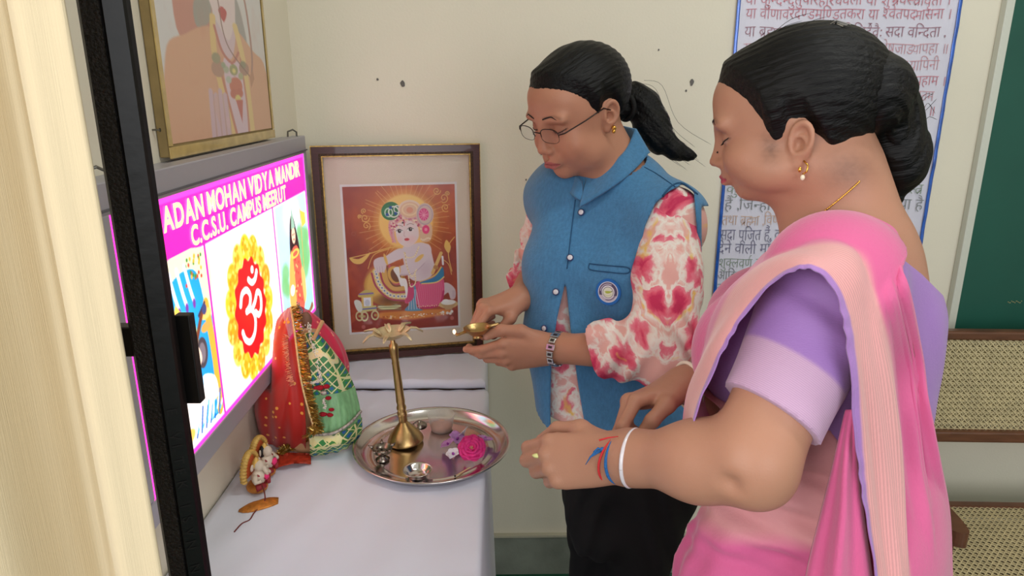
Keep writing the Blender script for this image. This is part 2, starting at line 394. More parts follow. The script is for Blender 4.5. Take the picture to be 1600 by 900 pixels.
c.poly([(385, 160), (410, 140), (438, 160), (420, 205), (405, 205)], (186, 60, 62), 4, 3); c.line([(390, 90), (402, 100), (415, 92)], 4, (170, 130, 130), 4)
for i in range(4): c.line([(285+i*28, 545+(i % 2)*20), (275+i*32, 810)], 24, (206, 172, 186), 0, 5); c.line([(299+i*28, 560), (291+i*32, 800)], 3, (170, 140, 160), 0, 2)
c.ell(372, 700, 12, 30, (214, 176, 186), soft=4)
c.line([(330, -60), (385, 90), (400, 250), (440, 350), (560, 470)], 6, (130, 92, 84), 6); c.line([(545, -60), (580, 120), (590, 350), (570, 470)], 13, (168, 122, 112), 6)
c.poly([(555, 470), (585, 430), (592, 480), (560, 530)], (186, 130, 100)); c.poly([(255, -60), (285, -60), (285, 45), (260, 45)], (232, 216, 70)); c.poly([(265, 62), (296, 66), (296, 100), (265, 98)], (140, 200, 110))
c.poly([(320, 720), (290, 600), (330, 540)], (216, 160, 126), a=.3)
c.ell(400, -190, 120, 170, (228, 208, 208), soft=8, a=.0); c.ell(405, -110, 95, 150, (228, 206, 206), soft=8)
for sx in (-1, 1): c.ell(405+sx*40, -120, 22, 9, (90, 70, 66), soft=3); c.line([(405+sx*18, -150), (405+sx*66, -158)], 7, (90, 70, 66))
c.poly([(280, -120), (300, -330), (400, -430), (520, -330), (530, -120), (500, -240), (400, -280), (310, -240)], (120, 104, 96), 5, 6)
c.poly([(310, -300), (400, -620), (500, -300), (400, -340)], (220, 186, 90), 4, 4); c.dots([(400, -420), (360, -340), (440, -340)], 20, (190, 80, 70))
c.mix(np.full(c.X.shape, .16), (220, 214, 205))
c.mesh('drawing', PW-.03, PH-.03, mat('drawn_paper', rough=.32, attr='print', coat=.25), dp, Matrix.Translation((.015, -.0185, .022)))
mt = mat('brown_packing_tape', (196, 168, 104), .25, noise=(30, .2), coat=.5)
for nm, cc, dd in [('tape_strip', (PW/2, -.0194, .009), (PW, .0024, .018)), ('tape_strip', (.006, -.0192, PH/2+.0095), (.0115, .002, PH-.02)), ('tape_strip', (PW-.005, -.0192, PH/2+.0095), (.0095, .002, PH-.02))]: MB().box(cc, dd).build(nm, mt, dp)

# ------------------------------------------------------------------ light box sign
SW, SH, ST = .925, .485, .03
sg = thing('light_box_sign', 'glowing light-box sign with pink heading and three pictures on the left wall', 'sign', (-.52, .837, .907)); sg.rotation_euler = (0, 0, math.pi/2)
m_alu = mat('grey_aluminium_frame', (176, 174, 184), .38, .35)
MB().box((SW/2, .0065, SH/2), (SW-.006, .036, SH-.006)).build('back_case', m_alu, sg)
for cc, dd in [((SW/2, -.016, SH-.021), (SW, .032, .042)), ((SW/2, -.016, .019), (SW, .032, .038)), ((.011, -.016, SH/2), (.022, .032, SH-.08)), ((SW-.011, -.016, SH/2), (.022, .032, SH-.08))]: MB().box(cc, dd, bev=.002).build('frame_rail', m_alu, sg)
MB().box((SW/2, -.0335, SH-.0345), (SW, .004, .003)).build('frame_groove', mat('dark_groove', (96, 94, 100), .5), sg)
# picture in drawing units: 1 unit = 1 mm, y down from panel top
DW, DH = 881, 405
c = Canvas(440, 203, (0, 0, DW, DH), (255, 255, 252))
MAG = (240, 34, 176)
c.poly([(0, 0), (DW, 0), (DW, 90), (0, 97)], MAG)
c.mix(np.clip((c.X-450)/500, 0, 1)*(c.Y < 94)*.35, (214, 20, 150))
# middle panel: om on marigolds
c.mix(np.clip(1-np.hypot((c.X-435)/150, (c.Y-255)/150), 0, 1)*(abs(c.X-435) < 165)*(c.Y > 96)*.9, (255, 226, 120))
ox, oy = 437, 258
for k in range(15):
    a = 2*math.pi*k/15; x = ox+100*math.sin(a); y = oy-118*math.cos(a); q = [(255, 196, 40), (255, 172, 30), (252, 208, 84), (255, 150, 40)][k % 4]
    c.ell(x, y, 25, 27, q, soft=6)
    for j in range(16): rr_ = 8+14*RNG.random(); t_ = RNG.random()*6.3; c.ell(x+rr_*math.cos(t_), y+rr_*math.sin(t_), 5, 5, [(255, 224, 120), (240, 140, 24), (255, 190, 60)][j % 3], soft=3, a=.8)
    c.ell(x, y, 8, 8, (246, 160, 30), soft=4)
th = np.linspace(0, 2*math.pi, 90); c.poly([(ox+(80+5*math.sin(14*t))*math.cos(t), oy+(96+5*math.sin(14*t))*math.sin(t)) for t in th], (206, 24, 30), 0, 3)
c.mix(np.clip(1-np.hypot(c.X-ox, c.Y-oy)/70, 0, 1)*.4, (236, 70, 40))
OM = [[(-52, -22), (-40, -40), (-16, -42), (0, -26), (-8, -8), (-26, -2)], [(-26, -2), (0, 2), (14, 24), (4, 50), (-22, 60), (-46, 48), (-56, 30)], [(4, 2), (22, -8), (38, -22), (54, -12), (52, 14), (36, 24), (20, 14)], [(0, -58), (16, -48), (34, -50), (46, -62)]]
for P in OM: c.line([(ox+x, oy+y+2) for x, y in P], 13, (255, 255, 255), 8, 2)
c.ell(ox+24, oy-70, 8, 8, (255, 255, 255))
# left panel: seated figure with a veena on blue
c.poly([(30, 98), (259, 98), (259, 385), (30, 385)], (20, 150, 222)); L0 = (c.X > 30) & (c.X < 259) & (c.Y > 98)
c.mix(L0*np.clip(1-np.hypot((c.X-150)/110, (c.Y-200)/130), 0, 1)*.5, (70, 200, 240))
c.poly([(30, 98), (259, 98), (259, 210), (238, 190), (220, 130), (170, 118), (110, 128), (30, 116)], (240, 226, 190), 4)
for k in range(26): c.ell(180+78*RNG.random(), 102+42*RNG.random(), 3.4, 3.4, [(214, 60, 40), (60, 140, 60), (240, 170, 50)][k % 3])
for k in range(3): c.line([(130+k*26, 112), (140+k*26, 150), (148+k*26, 172)], 9, (246, 240, 252), 4); c.ell(148+k*26, 176, 5, 8, (120, 60, 160))
c.line([(240, 190), (250, 290), (246, 380)], 22, (240, 170, 60), 4); c.ell(236, 205, 20, 9, (255, 200, 110)); c.ell(230, 226, 18, 8, (240, 160, 80))
c.ell(140, 232, 58, 56, (250, 230, 130), soft=6); c.ell(140, 224, 30, 34, (40, 26, 30)); c.ell(138, 236, 22, 26, (250, 214, 190), soft=3); c.line([(150, 238), (156, 240)], 3, (60, 30, 30)); c.ell(142, 252, 6, 3, (200, 40, 50))
c.poly([(116, 214), (138, 160), (164, 212), (140, 200)], (240, 200, 90), 3); c.line([(128, 238), (132, 238)], 3, (60, 30, 30))
c.poly([(96, 300), (120, 268), (164, 268), (190, 300), (206, 360), (150, 392), (80, 380)], (252, 252, 255), 5, 4); c.poly([(110, 330), (180, 320), (222, 352), (206, 385), (90, 385)], (255, 240, 232), 5, 6)
c.line([(96, 352), (224, 196)], 11, (120, 60, 40)); c.ell(206, 262, 20, 26, (70, 62, 70)); c.ell(206, 262, 12, 17, (120, 110, 120)); c.line([(210, 200), (236, 186)], 6, (60, 50, 70)); c.ell(232, 196, 9, 9, (60, 70, 120))
c.line([(170, 284), (196, 268), (184, 244)], 13, (250, 216, 190), 4); c.line([(116, 290), (96, 320), (120, 330)], 13, (250, 216, 190), 4)
c.ell(120, 372, 26, 12, (250, 190, 90)); c.poly([(196, 300), (240, 316), (246, 352), (214, 350)], (252, 252, 255), 4)
for k in range(18): c.line([(150+k*6, 385-6*(k % 3)), (164+k*6, 368-7*(k % 4))], 5, [(20, 90, 180), (90, 190, 240), (240, 250, 255)][k % 3])
for x in (0, 262, 614): c.line([(x, 92), (x, 400)], 7 if x else 50, MAG if x else (255, 255, 255))
# right panel: standing figure before a landscape
c.poly([(628, 96), (862, 92), (862, 392), (628, 392)], (186, 224, 244)); R0 = (c.X > 628) & (c.X < 862) & (c.Y > 92)
c.mix(R0*np.clip(1-np.hypot((c.X-745)/80, (c.Y-130)/60), 0, 1), (255, 255, 255)); c.mix(R0*np.clip((c.Y-290)/60, 0, 1)*.6, (150, 222, 226))
for x, y, r in [(818, 200, 34), (800, 235, 40), (836, 245, 36), (814, 270, 34), (848, 200, 24), (662, 250, 26), (650, 275, 24), (668, 290, 20), (790, 180, 20)]: c.ell(x, y, r, r*.9, (120, 190, 120), soft=14, a=.85)
c.poly([(812, 130), (850, 142), (852, 168), (818, 172)], (250, 200, 80), 0, 3); c.line([(812, 126), (806, 270)], 4, (220, 160, 80))
c.poly([(710, 230), (722, 150), (745, 130), (764, 160), (780, 230)], (50, 30, 34), 4, 4); c.ell(744, 178, 15, 20, (248, 210, 180), soft=3); c.poly([(730, 162), (744, 108), (760, 162)], (150, 190, 170), 0, 3)
c.ell(739, 176, 2.5, 2, (40, 20, 20)); c.ell(750, 176, 2.5, 2, (40, 20, 20)); c.ell(745, 188, 4, 2.4, (200, 40, 40))
c.poly([(716, 222), (744, 204), (776, 222), (798, 330), (770, 378), (742, 386), (722, 372), (700, 310)], (228, 96, 76), 4, 4)
c.poly([(700, 230), (724, 216), (726, 330), (700, 352), (676, 320)], (238, 176, 90), 4, 6); c.poly([(780, 270), (806, 280), (808, 340), (786, 352)], (240, 190, 110), 4, 6)
for k in range(22): c.ell(724+52*RNG.random(), 230+130*RNG.random(), 3.4, 3.4, [(250, 200, 120), (180, 40, 50)][k % 2])
c.ell(702, 300, 16, 13, (250, 250, 250)); c.ell(746, 222, 26, 8, (250, 210, 90), ring=4); c.poly([(690, 388), (760, 378), (820, 384), (850, 372), (845, 392), (690, 395)], (150, 96, 60), 3, 3)
c.line([(736, 372), (738, 386)], 8, (248, 210, 180)); c.line([(758, 372), (758, 384)], 8, (248, 210, 180))
# magenta rim all round, scattered glow of the leds
c.poly([(0, 0), (DW, 0), (DW, 9), (0, 9)], (255, 70, 214)); c.poly([(0, 0), (12, 0), (12, DH), (0, DH)], (255, 60, 200)); c.poly([(DW-12, 0), (DW, 0), (DW, DH), (DW-12, DH)], (255, 60, 210)); c.poly([(0, DH-9), (DW, DH-9), (DW, DH), (0, DH)], (255, 60, 200))
m_panel = mat('backlit_print', rough=.35, attr='print', emit=1.25)
c.mesh('glowing_panel', SW-.044, SH-.080, m_panel, sg, Matrix.Translation((.022, -.030, .038)))
m_lt = mat('backlit_yellow_letters', s8(255, 252, 170), .4, emit=1.3)
def sign_line(text, x0, x1, ytop, h, name):
    v, f, wd = latin(text, .03); v = v*[ (x1-x0)/wd, h/.69 ]
    MB().add([(.022+(x0+a)/1000, -.0315, SH-.042-(ytop+h-b)/1000) for a, b in v], f).build(name, m_lt, sg)
sign_line('MADAN MOHAN VIDYA MANDIR', 96, 838, 13, 35, 'lettering')
sign_line('C.C.S.U. CAMPUS MEERUT', 216, 716, 56, 31, 'lettering')
for yy in (.03, SW-.05):
    MB().tube([(yy, -.004, SH-.002), (yy+.004, -.004, SH+.012), (yy+.012, -.014, SH+.016), (yy+.020, -.02, SH+.010), (yy+.020, -.02, SH-.002)], .0022, 6).build('hanging_hook', m_steel, sg)

# ------------------------------------------------------------------ framed devotional print
zf = .778; BL = onZ(510, 563, zf); BR = onZ(754, 545, zf); FWD = np.linalg.norm(BR-BL); ang = math.atan2(BR[1]-BL[1], BR[0]-BL[0])
FH = .585
fr = thing('framed_print', 'large framed print of a blue-pale child with a butter pot, gilt-edged dark frame', 'picture', (BL[0], BL[1], zf), (-.035, 0, ang))
m_fr = mat('dark_maroon_wood', (70, 32, 28), .3, noise=(40, .25, (1, 1, 8)), coat=.3); m_gilt = mat('gilt_beading', (186, 150, 84), .35, .8, noise=(160, .5))
m_dk = mat('black_gold_speckle', (72, 50, 30), .4, .5, noise=(260, .9))
def moulding(w, h, o, i, z0, z1, m, name, par):
    """four mitred rails between inset o and inset i"""
    for k in range(4):
        a = [(o, o), (w-o, o), (w-o, h-o), (o, h-o)]; b = [(i, i), (w-i, i), (w-i, h-i), (i, h-i)]; j = (k+1) % 4
        P = [a[k], a[j], b[j], b[k]]; V = [(x, -z0, z) for x, z in P]+[(x, -z1, z) for x, z in P]
        MB().add(V, [(0, 1, 2, 3), (7, 6, 5, 4), (0, 4, 5, 1), (1, 5, 6, 2), (2, 6, 7, 3), (3, 7, 4, 0)]).build(name, m, par)
MB().box((FWD/2, .003, FH/2), (FWD-.004, .008, FH-.004)).build('backing_board', mat('frame_backing', (120, 96, 66), .8), fr)
moulding(FWD, FH, 0, .003, 0, .020, m_gilt, 'gilt_edge', fr)
moulding(FWD, FH, .0025, .020, 0, .026, m_fr, 'frame_rail', fr); moulding(FWD, FH, .0195, .026, 0, .020, m_dk, 'beaded_slip', fr); moulding(FWD, FH, .0258, .029, 0, .015, m_gilt, 'gilt_slip', fr)
MB().box((FWD/2, -.004, FH/2), (FWD-.056, .003, FH-.056)).build('mount_board', mat('pale_mount_board', (222, 206, 188), .7, noise=(3, .03)), fr)
px0, pz0, pw, ph = .0745*FWD/.445, .078, .300*FWD/.445, .400
MB().box((px0+pw/2, -.0062, pz0+ph/2), (pw+.012, .0012, ph+.012)).build('white_border', mat('white_print_edge', (232, 226, 226), .6), fr)
c = Canvas(300, 390, (38, 25, 700, 880), (150, 52, 34))
c.mix(np.clip(.25+c.noise(.35, seed=5), 0, .8), (196, 84, 46)); c.mix(np.clip(c.noise(.4, seed=8), 0, .7), (112, 34, 30))
g = np.hypot((c.X-400)/1.05, c.Y-235); c.mix(np.clip(1.25-g/270, 0, 1)**1.3*.95, (240, 150, 50)); c.mix(np.clip(1-g/190, 0, 1)**.6, (252, 206, 110))
for k in range(44):
    a = 2*math.pi*k/44+.05; c.line([(400+165*math.cos(a), 235+160*math.sin(a)), (400+(235+25*(k % 3))*math.cos(a), 235+(230+20*(k % 2))*math.sin(a))], 3, (250, 206, 130), a=.55)
c.ell(400, 235, 160, 158, (253, 214, 120), soft=12, a=.75); c.ell(392, 262, 120, 118, (246, 176, 84), soft=90, a=.5)
GD = (232, 184, 92)
def curl(x, y, r, d, ph, turns=1.4, wd=4):
    t = np.linspace(0, turns*2*math.pi, 40); rr = r*(1-t/t[-1]*.85); c.line(np.stack([x+rr*np.cos(d*t+ph), y+rr*np.sin(d*t+ph)], 1), wd, GD)
for q in [(590, 62, 24, 1, 0), (632, 105, 28, -1, 2), (640, 160, 26, 1, 1), (655, 80, 14, 1, 3), (160, 205, 26, 1, 0), (165, 250, 24, -1, 1), (130, 195, 12, 1, 2), (155, 165, 16, 1, 2)]: curl(*q)
for k in range(16):
    x, y = 60+620*RNG.random(), 40+760*RNG.random(); c.ell(x, y, 11, 11, (186, 110, 96), ring=3, a=.4)
c.poly([(55, 430), (110, 440), (180, 405), (130, 465), (80, 465)], GD, 5); c.line([(60, 432), (180, 410), (280, 385), (360, 378)], 5, GD, 6)
c.line([(160, 500), (200, 420), (290, 390)], 4, GD, 6); c.poly([(640, 350), (625, 390), (650, 430), (665, 390)], GD, 5); c.line([(690, 335), (655, 380), (650, 450), (668, 540)], 5, GD, 6); c.line([(620, 470), (650, 500), (665, 560)], 4, GD, 5)
c.poly([(70, 870), (75, 800), (180, 765), (400, 790), (600, 760), (700, 790), (700, 880)], (140, 40, 30), 4, 8); c.poly([(200, 770), (420, 765), (620, 770), (650, 800), (420, 822), (230, 806)], (216, 128, 52), 5, 14)
# pot
c.ell(275, 735, 72, 17, (236, 228, 170)); [c.line([(205, 725+k*13), (345, 728+k*13)], 5, (120, 136, 90), 0) for k in range(3)]
c.ell(262, 612, 132, 116, (176, 112, 36), rot=12); c.ell(205, 590, 66, 96, (232, 180, 84), rot=16, soft=34, a=.9); c.ell(282, 690, 70, 30, (90, 46, 26), soft=40, a=.8)
for q, wd, cc in [(0, 40, (226, 196, 120)), (26, 12, (170, 60, 84)), (-26, 12, (170, 60, 84)), (52, 24, (220, 168, 90)), (72, 8, (120, 60, 50)), (88, 14, (196, 80, 100))]:
    c.line([(205+q*.95, 520-q*.35), (225+q*.8, 600-q*.45), (285+q*.4, 665-q*.75), (372+q*.1, 678-q*1.0)], wd, cc, 8)
for t in range(13):
    P = spline([(205, 520), (225, 600), (285, 665), (372, 678)], 4); x, y = P[t]; c.ell(x, y, 11, 11, (238, 232, 220)); c.ell(x, y, 6, 6, (120, 140, 170))
c.ell(318, 545, 42, 54, (222, 170, 80), rot=-20); c.ell(324, 548, 30, 42, (110, 60, 34), rot=-20)
SKN = (224, 206, 212); SK2 = (190, 160, 178)
# legs, dhoti
c.poly([(600, 620), (640, 610), (684, 650), (684, 705), (655, 710), (640, 670), (600, 690)], SKN, 5, 5); [c.line([(668, 662+k*9), (684, 664+k*9)], 3, SK2) for k in range(5)]
c.poly([(420, 620), (500, 575), (600, 560), (618, 640), (600, 720), (540, 760), (470, 752), (430, 720), (370, 715)], (222, 76, 124), 6, 4)
for k in range(14): c.line([(470+k*10, 600), (450+k*12, 680), (470+k*9, 748)], 2.5, (244, 150, 180), 5, a=.7)
c.line([(440, 748), (520, 756), (590, 735), (612, 660)], 12, (196, 40, 96), 6); c.dots([(440+k*14, 747-3*(k % 2)) for k in range(11)], 3.5, (250, 220, 170))
c.poly([(395, 640), (440, 620), (440, 740), (480, 770), (370, 765), (400, 720)], (90, 150, 190), 5, 3); [c.line([(405+k*9, 640), (392+k*17, 760)], 3, (226, 226, 236), 0) for k in range(5)]
c.poly([(390, 640), (425, 600), (425, 690), (380, 715)], (206, 60, 110), 4, 3)
c.poly([(470, 598), (560, 568), (608, 510), (616, 570), (570, 600), (490, 606)], (40, 120, 170), 5, 3); c.line([(470, 592), (560, 560), (602, 512)], 9, (226, 186, 90), 5); c.line([(480, 606), (570, 602), (618, 572)], 7, (240, 206, 120), 5)
# torso, arms, head
c.poly([(372, 400), (420, 372), (490, 360), (535, 390), (556, 470), (562, 530), (520, 575), (450, 590), (400, 560), (376, 480)], SKN, 6, 5); c.ell(505, 520, 40, 50, (198, 172, 186), soft=50, a=.5)
c.poly([(372, 392), (330, 396), (270, 430), (230, 440), (215, 470), (260, 486), (330, 462), (380, 440)], SKN, 5, 5)
c.poly([(200, 450), (250, 436), (270, 480), (255, 520), (215, 520), (196, 490)], SKN, 5, 4); [c.line([(206+k*15, 492), (208+k*15, 524)], 10, SKN) for k in range(4)]; [c.line([(214+k*15, 490), (216+k*15, 522)], 2, SK2) for k in range(3)]
c.poly([(470, 372), (530, 372), (545, 420), (500, 480), (430, 540), (350, 550), (345, 500), (420, 470), (450, 420)], SKN, 5, 5); c.line([(350, 546), (430, 540), (500, 484)], 4, SK2, 5, 3)
c.ell(268, 450, 8, 36, GD, rot=-15); c.ell(470, 452, 34, 12, GD, rot=-38); c.ell(345, 522, 8, 30, GD, rot=8)
c.poly([(310, 510), (345, 500), (350, 560), (385, 575), (392, 640), (380, 690), (372, 620), (350, 612), (335, 560)], (248, 246, 246), 5, 3)
for P in [[(378, 385), (390, 440), (440, 440), (470, 385)], [(385, 395), (392, 490), (420, 560), (450, 520)], [(400, 560), (410, 620), (440, 600), (440, 540)]]: c.line(P, 5, (226, 190, 120), 8); c.dots(spline(P, 5), 4, (250, 236, 200))
c.ell(404, 395, 34, 22, SKN, soft=4)
c.poly([(335, 300), (340, 250), (400, 225), (462, 250), (474, 310), (458, 350), (410, 384), (372, 372), (346, 345)], (236, 214, 214), 6, 4); c.ell(430, 338, 26, 20, (240, 190, 190), soft=26, a=.6); c.ell(356, 336, 16, 16, (240, 190, 190), soft=20, a=.6)
for x, y in [(358, 288), (424, 280)]: c.ell(x, y, 19, 11, (246, 246, 246), rot=-6); c.ell(x, y, 10, 10, (60, 40, 40)); c.line([(x-19, y-1), (x-2, y-12), (x+19, y-2)], 3, (60, 36, 34), 5); c.ell(x, y, 11, 10.5, (50, 32, 32)); c.ell(x+3, y-3, 3, 3, (240, 240, 240)); c.line([(x-20, y-26), (x, y-34), (x+21, y-27)], 3, (150, 110, 104), 5)
c.line([(388, 290), (384, 315), (392, 320)], 3, (206, 160, 164), 5); c.ell(400, 338, 15, 8, (206, 50, 60)); c.line([(386, 336), (414, 336)], 2, (130, 20, 30)); c.ell(378, 240, 10, 5, (40, 30, 30)); c.line([(388, 236), (388, 256)], 5, (200, 50, 40))
# turban
c.poly([(300, 310), (296, 240), (330, 180), (400, 150), (480, 170), (510, 230), (505, 300), (478, 320), (474, 260), (400, 222), (345, 245), (328, 300), (335, 360)], (222, 164, 164), 6, 4)
for k in range(70):
    t = RNG.random(); r = RNG.random(); x = 300+210*t; y = 170+70*abs(t-.5)*2+60*r; c.ell(x, y, 7, 5, [(236, 200, 190), (190, 70, 100), (246, 226, 190), (206, 120, 140)][k % 4], rot=RNG.random()*90)
c.ell(312, 170, 56, 52, (40, 110, 60), rot=-20); c.ell(330, 175, 30, 30, (226, 230, 216), ring=8); c.ell(300, 178, 22, 24, (200, 220, 200), ring=7); c.ell(350, 160, 18, 20, (226, 226, 226), ring=6); c.dots([(312, 150), (290, 190), (340, 185)], 9, (30, 70, 140))
c.ell(425, 165, 62, 48, (230, 186, 150)); c.ell(425, 165, 44, 32, (244, 214, 170), ring=7); c.ell(425, 168, 20, 17, (226, 150, 120))
for k in range(20): a = math.pi*k/19; c.ell(425-64*math.cos(a), 165-50*math.sin(a), 6, 6, (240, 210, 190))
c.ell(515, 195, 52, 64, (216, 190, 178)); c.ell(515, 198, 44, 56, (190, 160, 170), ring=6); c.ell(508, 196, 30, 36, (222, 70, 130)); [c.line([(508, 200), (508+30*math.cos(k*.6), 200+34*math.sin(k*.6))], 2.5, (250, 170, 200)) for k in range(11)]
c.poly([(480, 300), (540, 250), (556, 290), (540, 350), (490, 352)], (226, 186, 150), 5, 4); c.ell(517, 284, 22, 26, (232, 60, 120)); c.ell(517, 284, 9, 9, (250, 150, 180)); c.dots([(486+k*9, 340+5*math.sin(k)) for k in range(7)], 5, (246, 226, 196)); c.dots([(302+k*2, 250+k*14) for k in range(8)], 6, (226, 130, 150))
# flute, carriage, bowl, side table things
c.line([(548, 545), (604, 428)], 20, (222, 178, 96)); c.line([(566, 510), (574, 514)], 24, (180, 120, 60)); c.line([(612, 450), (614, 495)], 12, (236, 236, 240))
c.poly([(95, 650), (140, 625), (186, 645), (178, 665), (100, 668)], (200, 180, 90), 4); c.line([(100, 650), (180, 648)], 9, (120, 90, 160)); c.poly([(110, 665), (178, 665), (178, 730), (110, 730)], (222, 184, 90)); c.poly([(122, 672), (166, 672), (166, 724), (122, 724)], (236, 240, 250)); c.ell(144, 704, 15, 20, (200, 206, 220)); c.poly([(95, 728), (195, 722), (198, 752), (100, 760)], (206, 196, 120)); c.line([(98, 742), (196, 738)], 8, (90, 90, 160))
for x, y in [(122, 785), (186, 782), (92, 782)]: c.ell(x, y, 20, 26, (214, 206, 150), ring=8); c.ell(x, y, 6, 8, (180, 160, 90))
c.poly([(66, 690), (84, 682), (108, 700), (110, 750), (86, 752), (70, 720)], (226, 230, 222), 4)
c.ell(640, 742, 60, 26, (214, 178, 120)); c.poly([(590, 734), (690, 734), (660, 776), (622, 776)], (196, 156, 106), 0, 3); c.ell(640, 730, 46, 16, (246, 244, 240)); c.ell(624, 722, 22, 12, (250, 250, 250)); c.dots([(632, 796), (660, 788), (604, 790), (650, 800)], 9, (240, 236, 230))
for k in range(60): c.ell(230+380*RNG.random(), 790+20*RNG.random(), 5, 3, [(244, 206, 120), (180, 80, 40), (250, 240, 230)][k % 3])
c.dots([(112, 850), (660, 830)], 12, (226, 130, 120), .6)
c.mix(np.full(c.X.shape, .10), (226, 206, 206))
c.mesh('print', pw, ph, mat('devotional_print', rough=.22, attr='print', coat=.3), fr, Matrix.Translation((px0, -.0072, pz0)))
MB().box((FWD/2, -.0135, FH/2), (FWD-.052, .0016, FH-.052)).build('glass', mat('picture_glass', (255, 255, 255), .03, trans=1, ior=1.12, spec=.35), fr)

# ------------------------------------------------------------------ wall poster
PY = BY-.004
xl, xr, zt, zbm = onY(1152, 0, PY)[0], onY(1503, 0, PY)[0], 1.86, .80
po = thing('wall_poster', 'hand-lettered Hindi prayer poster under plastic with blue taped edges on back wall', 'poster', (0, PY, 0))
n = 40; G = np.zeros((n, 12, 3))
for i, z in enumerate(np.linspace(zbm, zt, n)):
    for j, x in enumerate(np.linspace(xl, xr, 12)): G[i, j] = (x, .0012*math.sin(9*z+3*x), z)
MB().grid(G, .0008).build('paper_sheet', mat('white_lavender_paper', (214, 212, 226), .5, noise=(5, .04)), po)
m_blue = mat('shiny_blue_tape', (28, 92, 190), .15, .2, noise=(26, .35), coat=.8)
for x in (xl+.004, xr-.004):
    mb = MB(); G = np.zeros((60, 4, 3))
    for i, z in enumerate(np.linspace(zbm, zt, 60)):
        for j in range(4): G[i, j] = (x-.0045+.003*j, -.004+.0012*math.sin(37*z)*math.sin(15*z+x)+.0006*math.sin(90*z), z)
    mb.grid(G, .0008).build('blue_tape', m_blue, po, True)
m_ink = {k: mat('ink_'+k, v, .6) for k, v in dict(maroon=(150, 101, 118), pink=(199, 150, 160), green=(128, 146, 128), orange=(199, 165, 143), navy=(104, 103, 131), grey=(118, 123, 125), teal=(114, 139, 150), red=(193, 118, 132)).items()}
LINES = [('या कुन्देन्दुतुषारहारधवला या शुभ्रवस्त्रावृता ।', None, 1162, 1480, 8, 15, 'red'), ('या वीणावरदण्डमण्डितकरा या श्वेतपद्मासना ।', None, 1162, 1481, 30, 16, 'red'),
 ('या ब्रह्माच्युतशंकरप्रभृतिभिर्देवैः सदा वन्दिता ,', None, 1160, 1474, 58, 16, 'maroon'), ('सा मां पातु सरस्वती भगवती निःशेषजाड्यापहा ॥', None, 1158, 1476, 84, 16, 'pink'),
 ('शुक्लां ब्रह्मविचारसार परमामाद्यां जगद्व्यापिनी', None, 1156, 1463, 110, 16, 'pink'), ('वीणापुस्तकधारिणीमभयदां जाड्यान्धकारापहाम ।', None, 1153, 1472, 134, 15, 'red'), ('हस्ते स्फाटिकमालिकां विदधतीं पद्मासने संस्थितम', None, 1151, 1455, 157, 15, 'pink'),
 ('वन्दे तां परमेश्वरीं भगवतीं बुद्धिप्रदां शारदाम ॥', None, 1149, 1455, 182, 15, 'red'), ('अर्थ - जो विद्या की देवी', None, 1144, 1420, 226, 16, 'navy'), ('भगवती सरस्वती', None, 1140, 1330, 258, 16, 'orange'), ('कुन्द के फूल, चन्द्रमा, हिम सी शुभ्रवस्त्र', None, 1132, 1438, 303, 15, 'green'),
 ('है ,जिन्हों ने वीणा दण्ड से शोभा ग्या है', None, 1129, 1438, 328, 16, 'grey'), ('तथा ब्रह्मा ,विष्णु एवं शंकर आदि से', 'तथा ब्रह्मा ,विष्णु', 1125, 1222, 352, 15, 'orange'), ('सदा पूजित हैं, व ही सम्पूर्ण जड़ता', 'सदा पूजित हैं, व', 1122, 1216, 375, 16, 'navy'), ('देने वाली माँ सरस्वती हमारी रक्षा', 'देने वाली माँ', 1119, 1200, 396, 15, 'navy'),
 ('शुक्लवर्ण वाली सम्पूर्ण चराचर', 'शुक्लवर्ण', 1120, 1172, 418, 14, 'green'), ('आदिशक्ति परब्रह्म के विषय', 'आदिशक्ति', 1118, 1178, 437, 13, 'grey'), ('स्वं चिन्तन के सार रूप', 'स्वं', 1117, 1140, 456, 13, 'teal'), ('करने वाली', 'कर', 1113, 1137, 477, 14, 'grey'), ('जगत में', 'ज', 1112, 1128, 497, 13, 'grey')]
for t, pre, x0, x1, yb, hh, ink in LINES:
    v, f, wd = devanagari(t, -.012); A = onY(x0+2, yb, PY); B = onY(x1+2, yb, PY); H2 = onY(x0, yb-hh, PY)[2]-A[2]
    if pre: wd = devanagari(pre, -.012)[2]
    o = MB().add([(A[0]+a/wd*(B[0]-A[0]), -.0035, A[2]+b/.622*H2+.0012*math.sin(a*1.7)) for a, b in v], f).build('lettering', m_ink[ink], po); o['kind'] = 'stuff'
m_pl = mat('clear_plastic_film', (255, 255, 255), .12, trans=1, ior=1.05, alpha=.16, spec=1, coat=1, bump=(22, .9, (1, 1, 2.2)))
n = 50; G = np.zeros((n, 24, 3))
for i, z in enumerate(np.linspace(zbm, zt, n)):
    for j, x in enumerate(np.linspace(xl, xr, 24)): G[i, j] = (x, -.007+.0018*math.sin(22*x+13*z)*math.sin(17*z-9*x), z)
MB().grid(G).build('plastic_cover', m_pl, po, True)

